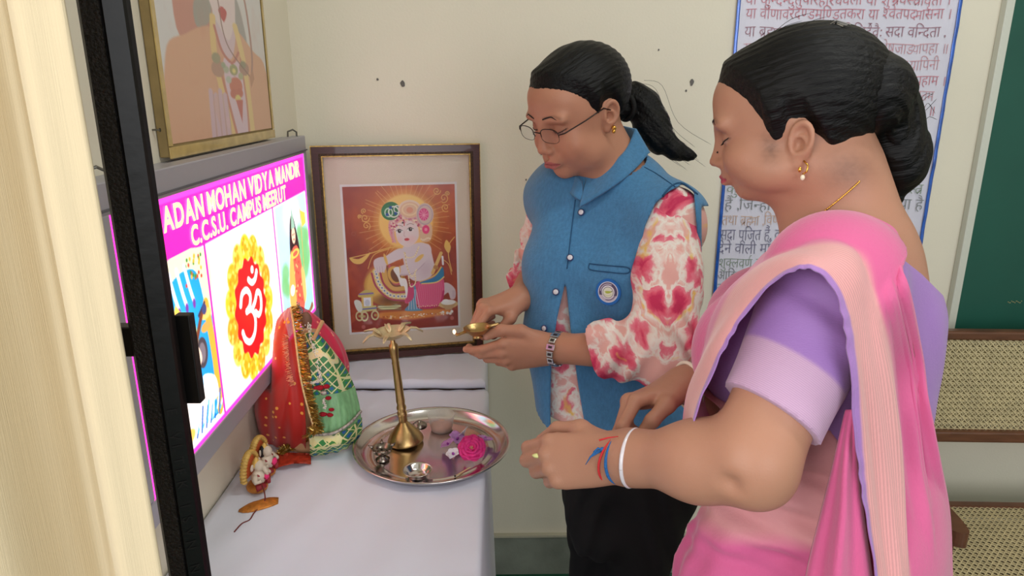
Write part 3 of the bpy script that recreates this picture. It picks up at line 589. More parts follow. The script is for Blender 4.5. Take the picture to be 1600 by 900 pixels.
# ------------------------------------------------------------------ green board
gx = onY(1490, 513, BY-.02)[0]
gb = thing('chalk_board', 'dark green chalk board with a pale frame on the back wall', 'board', (gx, BY, 0))
MB().box((.62, -.010, 1.35), (1.24, .012, 1.12)).build('board_surface', mat('dark_green_board', (22, 84, 70), .5, noise=(4, .12)), gb)
m_bf = mat('pale_board_frame', (206, 208, 196), .45)
for cc, dd in [((-.009, -.012, 1.35), (.022, .022, 1.16)), ((.62, -.012, 1.92), (1.26, .022, .022)), ((.62, -.012, .78), (1.26, .022, .022)), ((1.249, -.012, 1.35), (.022, .022, 1.16))]: MB().box(cc, dd, bev=.002).build('board_frame', m_bf, gb)
mb = MB()
for k in range(9): a = onY(1576+k*2.6, 472+1.5*math.sin(k*2.1), BY-.018); mb.box((a[0]-gx, -.0166, a[2]), (.003+.002*(k % 2), .0008, .0016))
mb.build('chalk_mark', mat('yellow_chalk', (170, 160, 110), .9), gb)

# ------------------------------------------------------------------ cane settee
m_wd = mat('brown_polished_wood', (104, 66, 46), .35, noise=(14, .3, (1, 1, 6)), coat=.2); m_cane = mat('pale_cane', (205, 190, 148), .55, noise=(30, .15))
SY = 1.78; tz = onY(1500, 520, SY)[2]; bz = onY(1480, 676, SY)[2]; sx0 = .995; bz += .006
st = thing('cane_settee', 'wooden settee with woven cane back and seat behind the woman in pink', 'settee', (sx0, SY, 0), (0, 0, -.045))
LW = 1.35
MB().box((LW/2, 0, tz), (LW, .032, .026), bev=.006).build('top_rail', m_wd, st); MB().box((LW/2, -.01, bz), (LW, .034, .034), bev=.006).build('lower_rail', m_wd, st)
def cane(name, w, h, M, pitch, diag=True, skew=0):
    mb = MB(); nx = int(w/pitch); nz = int(h/pitch); r = pitch*.085
    def strip(a, b, dz):
        a = np.array(a); b = np.array(b); d = unit(b-a); nrm = np.array([-d[1], d[0]])*r
        V = [(*(a+nrm), dz), (*(a-nrm), dz), (*(b-nrm), dz), (*(b+nrm), dz)]; V += [(x, y, z-.0012) for x, y, z in V]
        V = np.array(V)@np.asarray(M)[:3, :3].T+np.asarray(M)[:3, 3]; mb.add(V, [(0, 1, 2, 3), (7, 6, 5, 4), (0, 4, 5, 1), (1, 5, 6, 2), (2, 6, 7, 3), (3, 7, 4, 0)])
    for i in range(nx+1):
        for q in (-.13, .13): strip(((i+q)*pitch, 0), ((i+q)*pitch, h), 0)
    for i in range(nz+1):
        for q in (-.13, .13): strip((0, (i+q)*pitch), (w, (i+q)*pitch), .0013)
    if diag:
        for i in range(-nz, nx+1):
            for sgn, dz in ((1, .0026), (-1, .0039)):
                x0 = (i+.5)*pitch; a0, a1 = 0., h
                p = [x0+(0 if sgn > 0 else h), 0.]; q = [x0+(h if sgn > 0 else 0), h]
                if sgn > 0:
                    if p[0] < 0: p = [0., -x0]
                    if q[0] > w: q = [w, w-x0]
                else:
                    if p[0] > w: p = [w, p[0]-w]
                    if q[0] < 0: q = [0., x0+h]
                if p[1] < h and q[1] > 0 and p[0] <= w and q[0] >= 0 and q[1] > p[1]+.005: strip(p, q, dz)
    o = mb.build(name, m_cane, st); o['kind'] = 'stuff'; return o
bh = tz-bz-.028
cane('cane_back', LW-.02, bh, Matrix.Translation((.01, -.006, bz+.016))@Matrix.Rotation(math.pi/2, 4, 'X'), .0175)
cane('cane_back_rear', LW-.02, bh, Matrix.Translation((.0165, .012, bz+.014))@Matrix.Rotation(math.pi/2, 4, 'X'), .0165)
MB().box((LW/2, .0085, (tz+bz)/2), (LW-.03, .002, bh-.05)).build('back_lining', mat('straw_lining', (196, 182, 136), .8, noise=(60, .1)), st)
sz = .338
MB().box((LW/2, -.045, sz), (LW, .03, .04), bev=.005).build('seat_rail', m_wd, st); MB().box((LW/2, -.50, sz), (LW, .035, .045), bev=.008).build('seat_rail', m_wd, st)
cane('cane_seat', LW-.02, .445, Matrix.Translation((.01, -.49, sz+.014)), .0155, True)
MB().box((LW/2, -.30, sz-.012), (LW-.04, .43, .002)).build('seat_shade_sheet', mat('shadow_lining', (120, 106, 78), .9), st)  # dark sheet under the cane, shade below the seat put into its colour
for x in (.0, LW):
    for y, z1 in ((.0, tz+.0), (-.47, .565)): MB().box((x, y, z1/2), (.042, .038, z1), bev=.006).build('leg', m_wd, st)
    P = spline([(-.015, .0), (-.024, -.2), (-.028, -.38), (-.024, -.50), (.0, -.535), (.022, -.515), (.029, -.40), (.024, -.2), (.015, .0)], 5)
    MB().prism([(a+x, b) for a, b in P][::-1], .565, .600).build('armrest', m_wd, st)
# ------------------------------------------------------------------ table and cloth
TX1, TY0, TZ = -.036, .66, .75
m_tw = mat('plain_table_wood', (120, 90, 60), .6)
tb = thing('side_table', 'long table against the left wall, hidden under the white cloth', 'table', ((WX+TX1)/2, 1.27, 0))
tw, tl = TX1-WX-.03, 1.2
MB().box((0, 0, .732), (tw, tl, .03)).build('tabletop', m_tw, tb)
for sx in (-1, 1):
    for sy in (-1, 1): MB().box((sx*(tw/2-.03), sy*(tl/2-.03), .36), (.04, .04, .717)).build('leg', m_tw, tb)
m_cl = mat('white_table_cloth', (228, 230, 243), .7, noise=(6, .03), bump=(9, .35))
def cloth_sheet(name, label, x0, x1, y0, y1, z, drop, skirt=.012, front=0):
    """top sheet with one hanging side (right) and a front drop"""
    us = np.concatenate([np.linspace(x0, x1-.012, 34), x1-.012+.012*np.sin(np.linspace(.3, math.pi/2, 4)), np.full(16, x1)]); n = len(us)
    vs = np.linspace(y0, y1, 60); G = np.zeros((60, n, 3))
    for i, y in enumerate(vs):
        for j in range(n):
            if j < 34: zz = z+.0011*math.sin(31*us[j]+9*y)*math.sin(23*y)+.0012*math.sin(60*us[j]*y)
            elif j < 38: t = np.linspace(.3, math.pi/2, 4)[j-34]; zz = z-.012*(1-math.cos(t))
            else: zz = z-.012-(drop-.012)*(j-37)/16
            dx = 0 if j < 38 else (.010*math.sin(13*y+1)+.006*math.sin(29*y))*((j-37)/16)+skirt*((j-37)/16)
            G[i, j] = (us[j]+dx, y, zz)
    if front:
        rows = [G[0].copy() for _ in range(5)]
        for k, r in enumerate(rows): q = 1-k/5; r[:, 2] = np.minimum(r[:, 2], z-front*q); r[:, 1] -= .004*math.sin(math.pi*q)+.002+.0015*np.sin(40*r[:, 0])*q
        G = np.concatenate([np.array(rows), G])
    return tag(MB().grid(G, .0012).build(name, m_cl, None, True), label, 'tablecloth')
cloth_sheet('tablecloth', 'smooth white cloth over the table, hanging down its right side', WX+.004, TX1, TY0, 1.657, TZ+.0012, .735)
lg = MB().box(((WX+TX1)/2-.004, 1.782, .7612), (tw-.012, .212, .0265)).build('back_ledge', mat('white_ledge_board', (216, 216, 224), .7)); tag(lg, 'low white ledge at the table end carrying the framed print', 'ledge')
cloth_sheet('tablecloth', 'creased white sheet at the back of the table, under the framed print', WX+.004, TX1-.008, 1.664, 1.894, .7775, .76, .004, .0255)

# ------------------------------------------------------------------ steel tray with its things
m_ss = mat('polished_steel', (214, 208, 206), .16, 1, noise=(40, .06), bump=(14, .06)); m_ss2 = mat('old_steel', (150, 140, 130), .22, 1, noise=(60, .3))
TC = .5*(onZ(557, 691, .772)+onZ(793, 691, .772)); TR = .166; yc = .5*(onZ(675, 638, .772)[1]+onZ(675, 754, .772)[1]); TC[1] = yc; TB = TZ+.0035
tr = thing('steel_tray', 'large round stainless steel tray holding the lamp and flowers', 'tray', (TC[0], TC[1], TB))
MB().lathe([(0, .0004), (.118, .0004), (.120, .0012), (.124, .0012), (.126, .0004), (.142, .002), (.152, .007), (.160, .016), (.164, .0195), (.168, .0200), (.1685, .0185), (.165, .017), (.161, .013), (.153, .004), (.142, .0), (0, .0)], 96).build('tray_body', m_ss, tr, True)
TS = TB+.0016
m_br = mat('aged_brass', (196, 162, 108), .34, 1, noise=(30, .25), bump=(90, .15)); m_br2 = mat('pale_tarnished_brass', (216, 196, 156), .45, .7, noise=(60, .25))
def onTray(px, py, z=None): return onZ(px, py, TS if z is None else z)
LB = onTray(634, 690); lean = -.075
ztop = onY(617, 520, LB[1]+.002)[2]; LH = ztop-TS; kz = LH/.195
lp = thing('brass_lamp', 'tall brass oil lamp with a seven-spouted cup standing in the tray', 'lamp', (LB[0], LB[1], TS+.0025), (0, lean, 0))
MB().lathe([(0, 0), (.038, 0), (.0397, .002), (.039, .006), (.032, .019), (.022, .031), (.014, .040), (.010, .045), (.0085, .047), (0, .047)], 40).build('base', m_br, lp, True)
prof = [(.0075, .046), (.0085, .050), (.0078, .054), (.0092, .058), (.0092, .064), (.0078, .067), (.0092, .070), (.0092, .073), (.0074, .078), (.0084, .084), (.0078, .092), (.0074, .120), (.0066, .150), (.0070, .152), (.0062, .156), (.0078, .168), (.0086, .176), (.0080, .184), (.0046, .187), (.0040, .196)]
MB().lathe([(a*1.16, b*1.0 if b < .05 else .046+(b-.046)*(LH-.046-.012)/.15) for a, b in prof], 24).build('stem', m_br, lp, True)
cz = LH-.012
cup = MB().lathe([(0, -.003), (.010, -.003), (.022, .002), (.032, .009), (.0390, .0155), (.0398, .0155), (.0375, .0140), (.027, .0050), (.014, .001), (0, .000)], 40).build('cup', m_br2, lp, True); cup.location = (0, 0, cz)
for k in range(7):
    a = 2*math.pi*(k+.15)/7; d = np.array([math.cos(a), math.sin(a), 0]); L = [(.024, .006, .004), (.033, .0130, .0064), (.041, .0180, .0062), (.052, .0160, .0044), (.065, .007+.006*(k % 2), .0022)]
    s = np.array([-d[1], d[0], 0]); G = []
    for r, z, wd in L: G.append([d*r+s*wd*q+np.array([0, 0, z-.0035*(1-abs(q))]) for q in (-1, -.5, 0, .5, 1)])
    o = MB().grid(np.array(G), .0014).build('wick_spout', m_br2, lp, True); o.location = (0, 0, cz+.0)
# flame-less bowls
def lathe_thing(name, label, cat, p, prof, m, n=36, part=None, tilt=(0, 0, 0), group=None):
    o = thing(name, label, cat, p, tilt, group); MB().lathe(prof, n).build(part or 'body', m, o, True); return o
p = onTray(653, 744); bw = lathe_thing('steel_bowl', 'small empty steel bowl at the front of the tray', 'bowl', p, [(0, .0006), (.017, 0), (.019, .001), (.022, .006), (.0265, .013), (.0295, .0148), (.0297, .0155), (.0285, .0155), (.0255, .0135), (.0205, .006), (.016, .0022), (0, .002)], m_ss)
p = onTray(598, 718); dl = thing('steel_oil_lamp', 'small dark steel oil lamp with a spiked rim beside the brass lamp', 'lamp', p)
MB().lathe([(0, 0), (.014, 0), (.015, .002), (.008, .006), (.006, .010), (.010, .014), (.018, .018), (.021, .026), (.0222, .028), (.0205, .028), (.016, .0205), (.008, .017), (0, .0165)], 32).build('body', m_ss2, dl, True)
for k in range(5):
    a = 2*math.pi*k/5+.5; MB().tube([(.019*math.cos(a), .019*math.sin(a), .0265), (.025*math.cos(a), .025*math.sin(a), .0285), (.030*math.cos(a), .030*math.sin(a), .0315)], [.0042, .003, .0008], 8).build('spout', m_ss2, dl, True)
MB().lathe([(0, .018), (.012, .0185), (.0125, .019), (0, .0192)], 20).build('inner_cup', m_ss, dl, True)
p = onTray(655, 665); lathe_thing('lamp_lid', 'small domed steel lid lying behind the brass lamp', 'lid', p, [(.017, 0), (.018, .0012), (.015, .005), (.009, .009), (.004, .0105), (.0035, .013), (0, .0135)], m_ss2)
p = onTray(690, 671); cp = thing('plastic_cup', 'translucent white plastic cup with a little reddish powder', 'cup', p); cp.scale = (1.36, 1.36, 1.3)
MB().lathe([(0, .0), (.0165, 0), (.0175, .001), (.0225, .028), (.0232, .0285), (.0232, .0293), (.0222, .0293), (.0168, .0015), (0, .0013)], 36).build('cup_body', mat('milky_plastic', (240, 236, 232), .35, trans=.3, ior=1.05, alpha=.3), cp, True)
MB().lathe([(0, .002), (.0165, .002), (.0182, .009), (.012, .0105), (0, .0098)], 28).build('powder', mat('terracotta_powder', (206, 146, 118), .9, bump=(200, .6)), cp, True)
# flowers
def rose(p, R0, m1, label):
    o = thing('rose', label, 'flower', p, (.62, -.05, 0)); 
    for ring, (n, rr, hh, op) in enumerate([(5, .30, .014, .15), (6, .52, .015, .45), (7, .76, .014, .8), (8, 1.0, .010, 1.15)]):
        for k in range(n):
            a = 2*math.pi*(k+.37*ring)/n+.2*RNG.random(); d = np.array([math.cos(a), math.sin(a), 0]); s = np.array([-d[1], d[0], 0]); G = []
            W = R0*rr*1.5*math.sin(math.pi/n)+.0035
            for t in np.linspace(0, 1, 5):
                w_ = W*math.sin(math.pi*(.12+.70*t))**.7; r = R0*rr*(.12+.88*t**(1.0)); z = .004+hh*(t**.6)*(1-.35*op*t*t)
                G.append([d*(r-abs(q)**2*.25*w_)+s*w_*q+np.array([0, 0, z+.003*math.cos(3*q+ring)*t+.002*abs(q)]) for q in np.linspace(-1, 1, 7)])
            MB().grid(np.array(G), .0006).build('petal', m1, o, True)
    mb = MB(); 
    for k in range(26): a = RNG.random()*6.28; r = .005*RNG.random()**.5; mb.blob((r*math.cos(a), r*math.sin(a), .010+.004*RNG.random()), .0011, 6)
    mb.build('stamens', mat('pale_stamen', (232, 190, 150), .7), o, True); return o
m_rose = mat('magenta_rose_petal', (238, 52, 142), .5, noise=(90, .2), sss=.1)
rose(onTray(738, 712)+[0, 0, .013], 0.030, m_rose, 'bright magenta rose bloom lying on the right of the tray')
m_or = mat('lilac_orchid_petal', (206, 146, 214), .5, noise=(80, .2), sss=.1); m_wh = mat('white_orchid_petal', (240, 232, 240), .5, sss=.1)
def orchid(p, R0, m1, label, seed, group=None):
    g = np.random.default_rng(seed); o = thing('orchid_bloom', label, 'flower', p, (.3*g.standard_normal()*.5+.45, .4*g.standard_normal()*.5, g.random()*6), group)
    for k in range(5):
        a = 2*math.pi*k/5; d = np.array([math.cos(a), math.sin(a), 0]); s = np.array([-d[1], d[0], 0]); G = []
        for t in np.linspace(0, 1, 6):
            w_ = R0*(.66 if k % 2 else .50)*math.sin(math.pi*(.1+.85*t)); G.append([d*R0*t+s*w_*q+np.array([0, 0, .004+.007*math.sin(1.6*t)+.0015*q*q]) for q in np.linspace(-1, 1, 5)])
        MB().grid(np.array(G), .0005).build('petal', m1, o, True)
    MB().blob((.001, 0, .009), (.0032, .0026, .004), 8).build('lip', mat('deep_purple_lip', (150, 60, 160), .5), o, True); return o
for (px, py, r, mm, lab, sd) in [(712, 690, .017, m_or, 'lilac orchid bloom left of the rose, uppermost', 1), (703, 699, .014, m_or, 'pale lilac orchid bloom at the far left of the flowers', 2), (727, 683, .016, m_wh, 'whitish orchid bloom behind the rose', 3), (709, 714, .012, m_wh, 'small white orchid bloom in front of the lilac ones', 4), (757, 692, .015, m_or, 'lilac orchid bloom at the right of the rose', 5), (702, 721, .008, m_wh, 'tiny white petal cluster nearest the matchstick', 6)]:
    orchid(onTray(px, py+4)+[0, 0, .007], r*1.22, mm, lab, sd)
a, b = onTray(711, 744, TS+.002), onTray(730, 733, TS+.0024); ms = thing('matchstick', 'burnt matchstick lying at the front edge of the tray', 'matchstick', a)
MB().tube([(0, 0, 0), (b-a)*.8, (b-a)*1.25], .0011, 6).build('stick', mat('match_wood', (220, 190, 140), .7), ms); MB().blob((0, 0, .0004), (.0022, .0022, .0018), 8).build('burnt_head', mat('burnt_black', (30, 22, 20), .8), ms, True)

# ------------------------------------------------------------------ veiled idol
IC = np.array([-.425, 1.405, TZ+.004]); ap = onY(462, 482, 1.46); hI = ap[2]-IC[2]
idl = thing('veiled_idol', 'small idol under a red spangled veil with gold fringe and a green skirt', 'idol', IC)
apx = ap-IC
def pxl(px, py, Y): return onY(px, py, Y-.05)-IC
# body core: a cone-like bust
core = MB().lathe([(0, 0), (.085, 0), (.083, .01), (.066, .08), (.046, .14), (.026, .18), (.018, .2), (.020, .215), (.020, .235), (.014, .250), (0, .254)], 28, Matrix.Translation((.01, .01, 0)))
core.build('figure', mat('painted_clay', (196, 150, 110), .6), idl, True)
def sheet(name, rows, m, thick=.0008, nu=16, nv=24, rip=0, ripn=9, attrs=None):
    R_ = [spline(r, nu) for r in rows]; R_ = np.array(R_); G = np.stack([spline(R_[:, j], nv) for j in range(R_.shape[1])], 1)
    if rip:
        du = np.gradient(G, axis=0); dv = np.gradient(G, axis=1); nn = np.cross(dv, du); nn /= np.linalg.norm(nn, axis=2, keepdims=True)+1e-9
        a, b = np.meshgrid(np.linspace(0, 1, G.shape[0]), np.linspace(0, 1, G.shape[1]), indexing='ij'); G = G+nn*(rip*np.sin(ripn*2*math.pi*b+2*a)*(.2+.8*a))[..., None]
    G[..., 0] = np.maximum(G[..., 0], np.where(G[..., 2]+IC[2] > .893, -.484, -.535)-IC[0]); G[..., 2] = np.maximum(G[..., 2], .0005)
    return MB().grid(G, thick).build(name, m, idl, True), G
def netmat(name, col, alpha, spang):
    m = mat(name, col, .45, alpha=alpha, sheen=.3); nt = m.node_tree; N = nt.nodes; L = nt.links; b = N['Principled BSDF']
    tc = N.new('ShaderNodeTexCoord'); v = N.new('ShaderNodeTexVoronoi'); v.inputs['Scale'].default_value = 44; L.new(tc.outputs['Object'], v.inputs['Vector'])
    r = N.new('ShaderNodeMath'); r.operation = 'LESS_THAN'; r.inputs[1].default_value = .16; L.new(v.outputs['Distance'], r.inputs[0])
    mx = N.new('ShaderNodeMix'); mx.data_type = 'RGBA'; mx.inputs[6].default_value = s8(*col); mx.inputs[7].default_value = s8(*spang); L.new(r.outputs[0], mx.inputs['Factor']); L.new(mx.outputs[2], b.inputs['Base Color'])
    ma = N.new('ShaderNodeMath'); ma.operation = 'MAXIMUM'; ma.inputs[1].default_value = alpha; L.new(r.outputs[0], ma.inputs[0]); L.new(ma.outputs[0], b.inputs['Alpha']); return m
m_veil = netmat('red_net_veil', (206, 34, 28), .66, (244, 170, 70)); m_pink = netmat('pink_net_veil', (226, 40, 84), .72, (250, 150, 120))
Y1 = 1.40
rowA = [pxl(470, 476, 1.47), pxl(448, 488, 1.46), pxl(425, 505, 1.47), pxl(410, 540, 1.50)]
veil, GV = sheet('red_veil', [
    [pxl(462, 478, 1.44), pxl(452, 480, 1.45), pxl(444, 486, 1.47), pxl(440, 490, 1.50)],
    [pxl(462, 540, 1.40), pxl(440, 530, 1.41), pxl(420, 522, 1.46), pxl(410, 530, 1.53)],
    [pxl(472, 600, 1.375), pxl(440, 590, 1.38), pxl(408, 585, 1.43), pxl(398, 590, 1.53)],
    [pxl(478, 660, 1.365), pxl(440, 655, 1.365), pxl(400, 640, 1.40), pxl(390, 640, 1.50)],
    [onZ(478, 705, TZ+.004)-IC, onZ(440, 700, TZ+.004)-IC, onZ(408, 690, TZ+.004)-IC, onZ(395, 670, TZ+.004)-IC]], m_veil, rip=.003, ripn=5)
sheet('pink_veil', [
    [pxl(466, 477, 1.47), pxl(480, 484, 1.49), pxl(492, 492, 1.52)],
    [pxl(490, 520, 1.46), pxl(515, 520, 1.49), pxl(530, 530, 1.53)],
    [pxl(515, 560, 1.45), pxl(535, 560, 1.48), pxl(545, 568, 1.53)],
    [pxl(520, 600, 1.47), pxl(536, 596, 1.49), pxl(543, 590, 1.53)]], m_pink, rip=.003, ripn=3)
# green skirt
m_gr = mat('green_brocade', (70, 130, 80), .5); nt = m_gr.node_tree; N = nt.nodes; Lk = nt.links
tc = N.new('ShaderNodeTexCoord'); mp = N.new('ShaderNodeMapping'); mp.inputs['Rotation'].default_value = (0, .7, 0); mp.inputs['Scale'].default_value = (1, .3, 1); ck = N.new('ShaderNodeTexVoronoi'); ck.distance = 'CHEBYCHEV'; ck.inputs['Scale'].default_value = 72; ck.inputs['Randomness'].default_value = .12
Lk.new(tc.outputs['Object'], mp.inputs[0]); Lk.new(mp.outputs[0], ck.inputs['Vector'])
cr = N.new('ShaderNodeValToRGB'); cr.color_ramp.interpolation = 'CONSTANT'
for pos, q in [(0, (40, 96, 150)), (.22, (58, 128, 70)), (.42, (220, 214, 160))]:
    e = cr.color_ramp.elements[0] if pos == 0 else cr.color_ramp.elements.new(pos); e.position = pos; e.color = s8(*q)
cr.color_ramp.elements[-1].color = s8(226, 222, 190)
Lk.new(ck.outputs['Distance'], cr.inputs[0])
hs = N.new('ShaderNodeMix'); hs.data_type = 'RGBA'; hs.blend_type = 'SOFT_LIGHT'; hs.inputs['Factor'].default_value = .3; Lk.new(cr.outputs[0], hs.inputs[6]); Lk.new(ck.outputs['Color'], hs.inputs[7]); Lk.new(hs.outputs[2], N['Principled BSDF'].inputs['Base Color'])
m_gs = mat('plain_green_satin', (126, 176, 124), .4, noise=(40, .25, (3, 3, 1)))
sheet('green_bodice', [
    [pxl(476, 520, 1.42), pxl(492, 520, 1.41), pxl(506, 530, 1.43)],
    [pxl(484, 570, 1.38), pxl(515, 565, 1.385), pxl(540, 575, 1.43)],
    [pxl(490, 625, 1.365), pxl(528, 620, 1.375), pxl(556, 610, 1.43)]], m_gr)
sheet('green_skirt_band', [
    [pxl(488, 618, 1.366), pxl(528, 614, 1.374), pxl(554, 604, 1.43)],
    [pxl(492, 650, 1.360), pxl(535, 648, 1.365), pxl(562, 634, 1.42)],
    [pxl(492, 680, 1.352), pxl(535, 676, 1.358), pxl(565, 656, 1.42)]], m_gs, rip=.002, ripn=8)
sheet('green_skirt_hem', [
    [pxl(482, 676, 1.350), pxl(535, 674, 1.355), pxl(565, 652, 1.42)],
    [pxl(484, 698, 1.340), pxl(535, 692, 1.348), pxl(566, 672, 1.42)],
    [onZ(484, 714, TZ+.004)-IC, onZ(536, 703, TZ+.004)-IC, onZ(562, 682, TZ+.004)-IC]], m_gr, rip=.002, ripn=6)
m_sil = mat('silver_braid', (176, 168, 160), .4, .5, noise=(200, .6)); m_gold = mat('gold_tinsel', (206, 176, 96), .28, .9, noise=(120, .3)); m_zari = mat('pale_gold_lace', (226, 196, 140), .5, .3, noise=(200, .3))
P = spline([pxl(492, 678, 1.346), pxl(520, 676, 1.345), pxl(545, 662, 1.365), pxl(564, 642, 1.412)], 14); mb = MB()
for q in P: mb.blob(q+[0, -.003, 0], (.0032, .0032, .0036), 7)
mb.build('silver_beaded_braid', m_sil, idl, True)
def fringe(P, ln, dirs, name, m, par, n=3, wob=.4):
    mb = MB()
    for q in P:
        for k in range(n):
            d = np.asarray(dirs, float)+wob*RNG.standard_normal(3); d = unit(d)*ln*(.6+.6*RNG.random()); s = unit(np.cross(d, RNG.standard_normal(3)))*.0009
            d[2] = max(d[2], -.2*ln if q[2] > .03 else .0); e = q+d*.55+.2*ln*RNG.standard_normal(3)*.4; e[2] = max(e[2], .001); mb.add([q-s, q+s, e+s, e-s, q+d+s*.6, q+d-s*.6], [(0, 1, 2, 3), (3, 2, 4, 5)])
    o = mb.build(name, m, par); o['kind'] = 'stuff'; return o
edge = spline([pxl(455, 480, 1.432), pxl(462, 530, 1.39), pxl(470, 590, 1.366), pxl(482, 640, 1.352), pxl(492, 672, 1.342)], 12)
MB().tube(edge, .0026, 6).build('lace_edge', m_zari, idl, True)
fringe(edge, .020, (.95, -.25, .05), 'gold_fringe', m_gold, idl, 16, .22)
fringe(spline([pxl(450, 525, 1.40), pxl(452, 560, 1.385), pxl(460, 600, 1.37)], 14), .012, (-.8, -.5, -.1), 'peach_lace_fringe', mat('peach_lace', (232, 150, 120), .7), idl, 5)
tail = spline([pxl(492, 672, 1.335), onZ(474, 690, TZ+.012)-IC, onZ(452, 700, TZ+.010)-IC, onZ(436, 712, TZ+.008)-IC], 14); MB().tube(tail, .004, 6).build('fringe_cord', m_zari, idl, True)
fringe(tail, .017, (.1, -.5, -.25), 'gold_fringe', m_gold, idl, 16, .4); fringe(tail, .014, (-.1, .0, .9), 'gold_fringe', m_gold, idl, 10, .5)
# garland of white tuberose paper, pompoms, stick
def garland(P, r, m, name, par, n=14):
    mb = MB()
    for q in P:
        for k in range(n//2): mb.blob(q+r*.6*RNG.standard_normal(3), (r*.35, r*.35, r*.5), 6)
    o = mb.build(name, m, par, True); o['kind'] = 'stuff'; return o
m_wp = mat('white_paper_flowers', (226, 218, 206), .8)
garland(spline([pxl(480, 505, 1.425), pxl(488, 535, 1.40), pxl(497, 560, 1.385), pxl(500, 590, 1.37)], 9), .0042, m_wp, 'white_garland', idl)
garland(spline([pxl(474, 600, 1.365), pxl(488, 598, 1.362), pxl(502, 594, 1.365)], 7), .003, m_wp, 'white_garland', idl)
m_pom = mat('crimson_wool', (160, 14, 36), .9, bump=(300, .8))
for px, py, r in [(500, 606, .0085), (510, 604, .0075), (494, 606, .006), (513, 622, .0065), (505, 647, .0085), (516, 648, .0075), (518, 640, .006)]: MB().blob(pxl(px, py, 1.36), (r, r*.8, r*.62), 12, jit=.12).build('pompom', m_pom, idl, True)
garland(spline([pxl(506, 625, 1.357), pxl(508, 638, 1.355)], 5), .003, m_wp, 'white_tassel', idl); MB().blob(pxl(506, 614, 1.357), (.007, .005, .005), 10).build('bead', m_sil, idl, True)
MB().blob(pxl(478, 500, 1.43), (.013, .010, .018), 12).build('face', mat('dark_bronze_face', (120, 84, 66), .6), idl, True)
MB().tube([pxl(489, 532, 1.40), pxl(496, 518, 1.41), pxl(504, 502, 1.43)], [.0045, .004, .0045], 8).build('wooden_club', mat('pale_club', (186, 146, 100), .6), idl)
garland(spline([pxl(466, 476, 1.44), pxl(470, 486, 1.43), pxl(472, 500, 1.425)], 5), .004, mat('grey_tinsel', (150, 148, 160), .4, .5), 'crown_tinsel', idl)

# ------------------------------------------------------------------ two little clay figures
m_arch = mat('cream_gold_clay', (226, 184, 98), .5, .2, noise=(80, .25)); m_cly = mat('pale_painted_clay', (222, 206, 186), .6, noise=(60, .2)); m_fl = mat('hot_pink_paint', (240, 50, 120), .7); m_mr = mat('maroon_paint', (150, 40, 48), .6); m_or2 = mat('orange_gold_cloth', (206, 130, 52), .45, .35, noise=(90, .4))
def figurine(p, label, elephant, rz, s=1.0):
    o = thing('clay_figurine', label, 'figurine', p, (math.radians(6), math.radians(-4), rz))
    P = [(.017*math.cos(t), .028*math.sin(t)+.028) for t in np.linspace(-.35, math.pi+.35, 22)]
    mb = MB().tube([(x*s, .010*s, z*s) for x, z in P], .0034*s, 8)
    for x, z in P: mb.blob((x*s, .010*s, z*s), (.0042*s, .0055*s, .0036*s), 6)
    mb.build('scalloped_back_arch', m_arch, o, True)
    MB().prism([(x*.92*s, z*s) for x, z in P], -.0015*s, .0015*s, Matrix.Translation((0, .011*s, 0))@Matrix.Rotation(math.pi/2, 4, 'X')).build('back_panel', mat('orange_panel', (226, 110, 60), .6), o)
    MB().lathe([(0, 0), (.016, 0), (.017, .004), (.014, .009), (0, .009)], 20).build('base', m_or2, o, True)
    MB().blob((0, -.003*s, .020*s), (.0115*s, .0095*s, .014*s), 14).build('body', m_cly, o, True)
    for sx in (-1, 1):
        MB().tube([(sx*.004*s, -.006*s, .011*s), (sx*.014*s, -.010*s, .011*s), (sx*.004*s, -.015*s, .0105*s)], [.006*s, .0052*s, .0035*s], 8).build('leg', m_mr, o, True)
        MB().tube([(sx*.010*s, -.003*s, .027*s), (sx*.015*s, -.008*s, .020*s), (sx*.011*s, -.013*s, .022*s)], [.004*s, .0034*s, .0028*s], 8).build('arm', m_cly, o, True)
        MB().blob((sx*.009*s, .001*s, .0385*s), (.0045*s if elephant else .002*s, .0015*s, .0055*s), 8).build('ear', m_cly, o, True)
    MB().blob((0, -.004*s, .038*s), (.0075*s, .0075*s, .0082*s), 12).build('head', m_cly, o, True)
    if elephant: MB().tube([(0, -.010*s, .038*s), (.001*s, -.0135*s, .031*s), (.004*s, -.0135*s, .024*s), (.007*s, -.0125*s, .021*s)], [.0035*s, .003*s, .0025*s, .0018*s], 8).build('trunk', m_cly, o, True)
    else: MB().blob((0, .001*s, .037*s), (.009*s, .006*s, .011*s), 12).build('hair', mat('black_paint', (30, 24, 24), .5), o, True)
    MB().lathe([(.0078, .043), (.0082, .046), (.006, .050), (.003, .056), (0, .059)], 14).build('crown', m_arch, o, True)
    MB().blob((.004*s, -.0125*s, .020*s), (.0055*s, .0035*s, .0055*s), 10, jit=.2).build('pink_flower', m_fl, o, True); MB().tube([(-.009*s, -.006*s, .028*s), (0, -.0125*s, .018*s), (.009*s, -.006*s, .028*s)], .0016*s, 6).build('garland', m_mr, o, True)
    return o
fa = figurine(onZ(415, 738, TZ+.010), 'clay figurine with scalloped gold back, nearer the red veil', False, 1.3, 1.15)
fb = figurine(onZ(402, 762, TZ+.008), 'clay figurine with scalloped gold back, nearer the black post', True, 1.38, 1.15); fa.scale = fb.scale = (1.2, 1.2, 1.2)
q0 = onZ(405, 790, TZ+.006); lf = thing('gold_cloth_scrap', 'leaf-shaped scrap of orange gold cloth under the clay figurines', 'cloth', q0)
rows = []
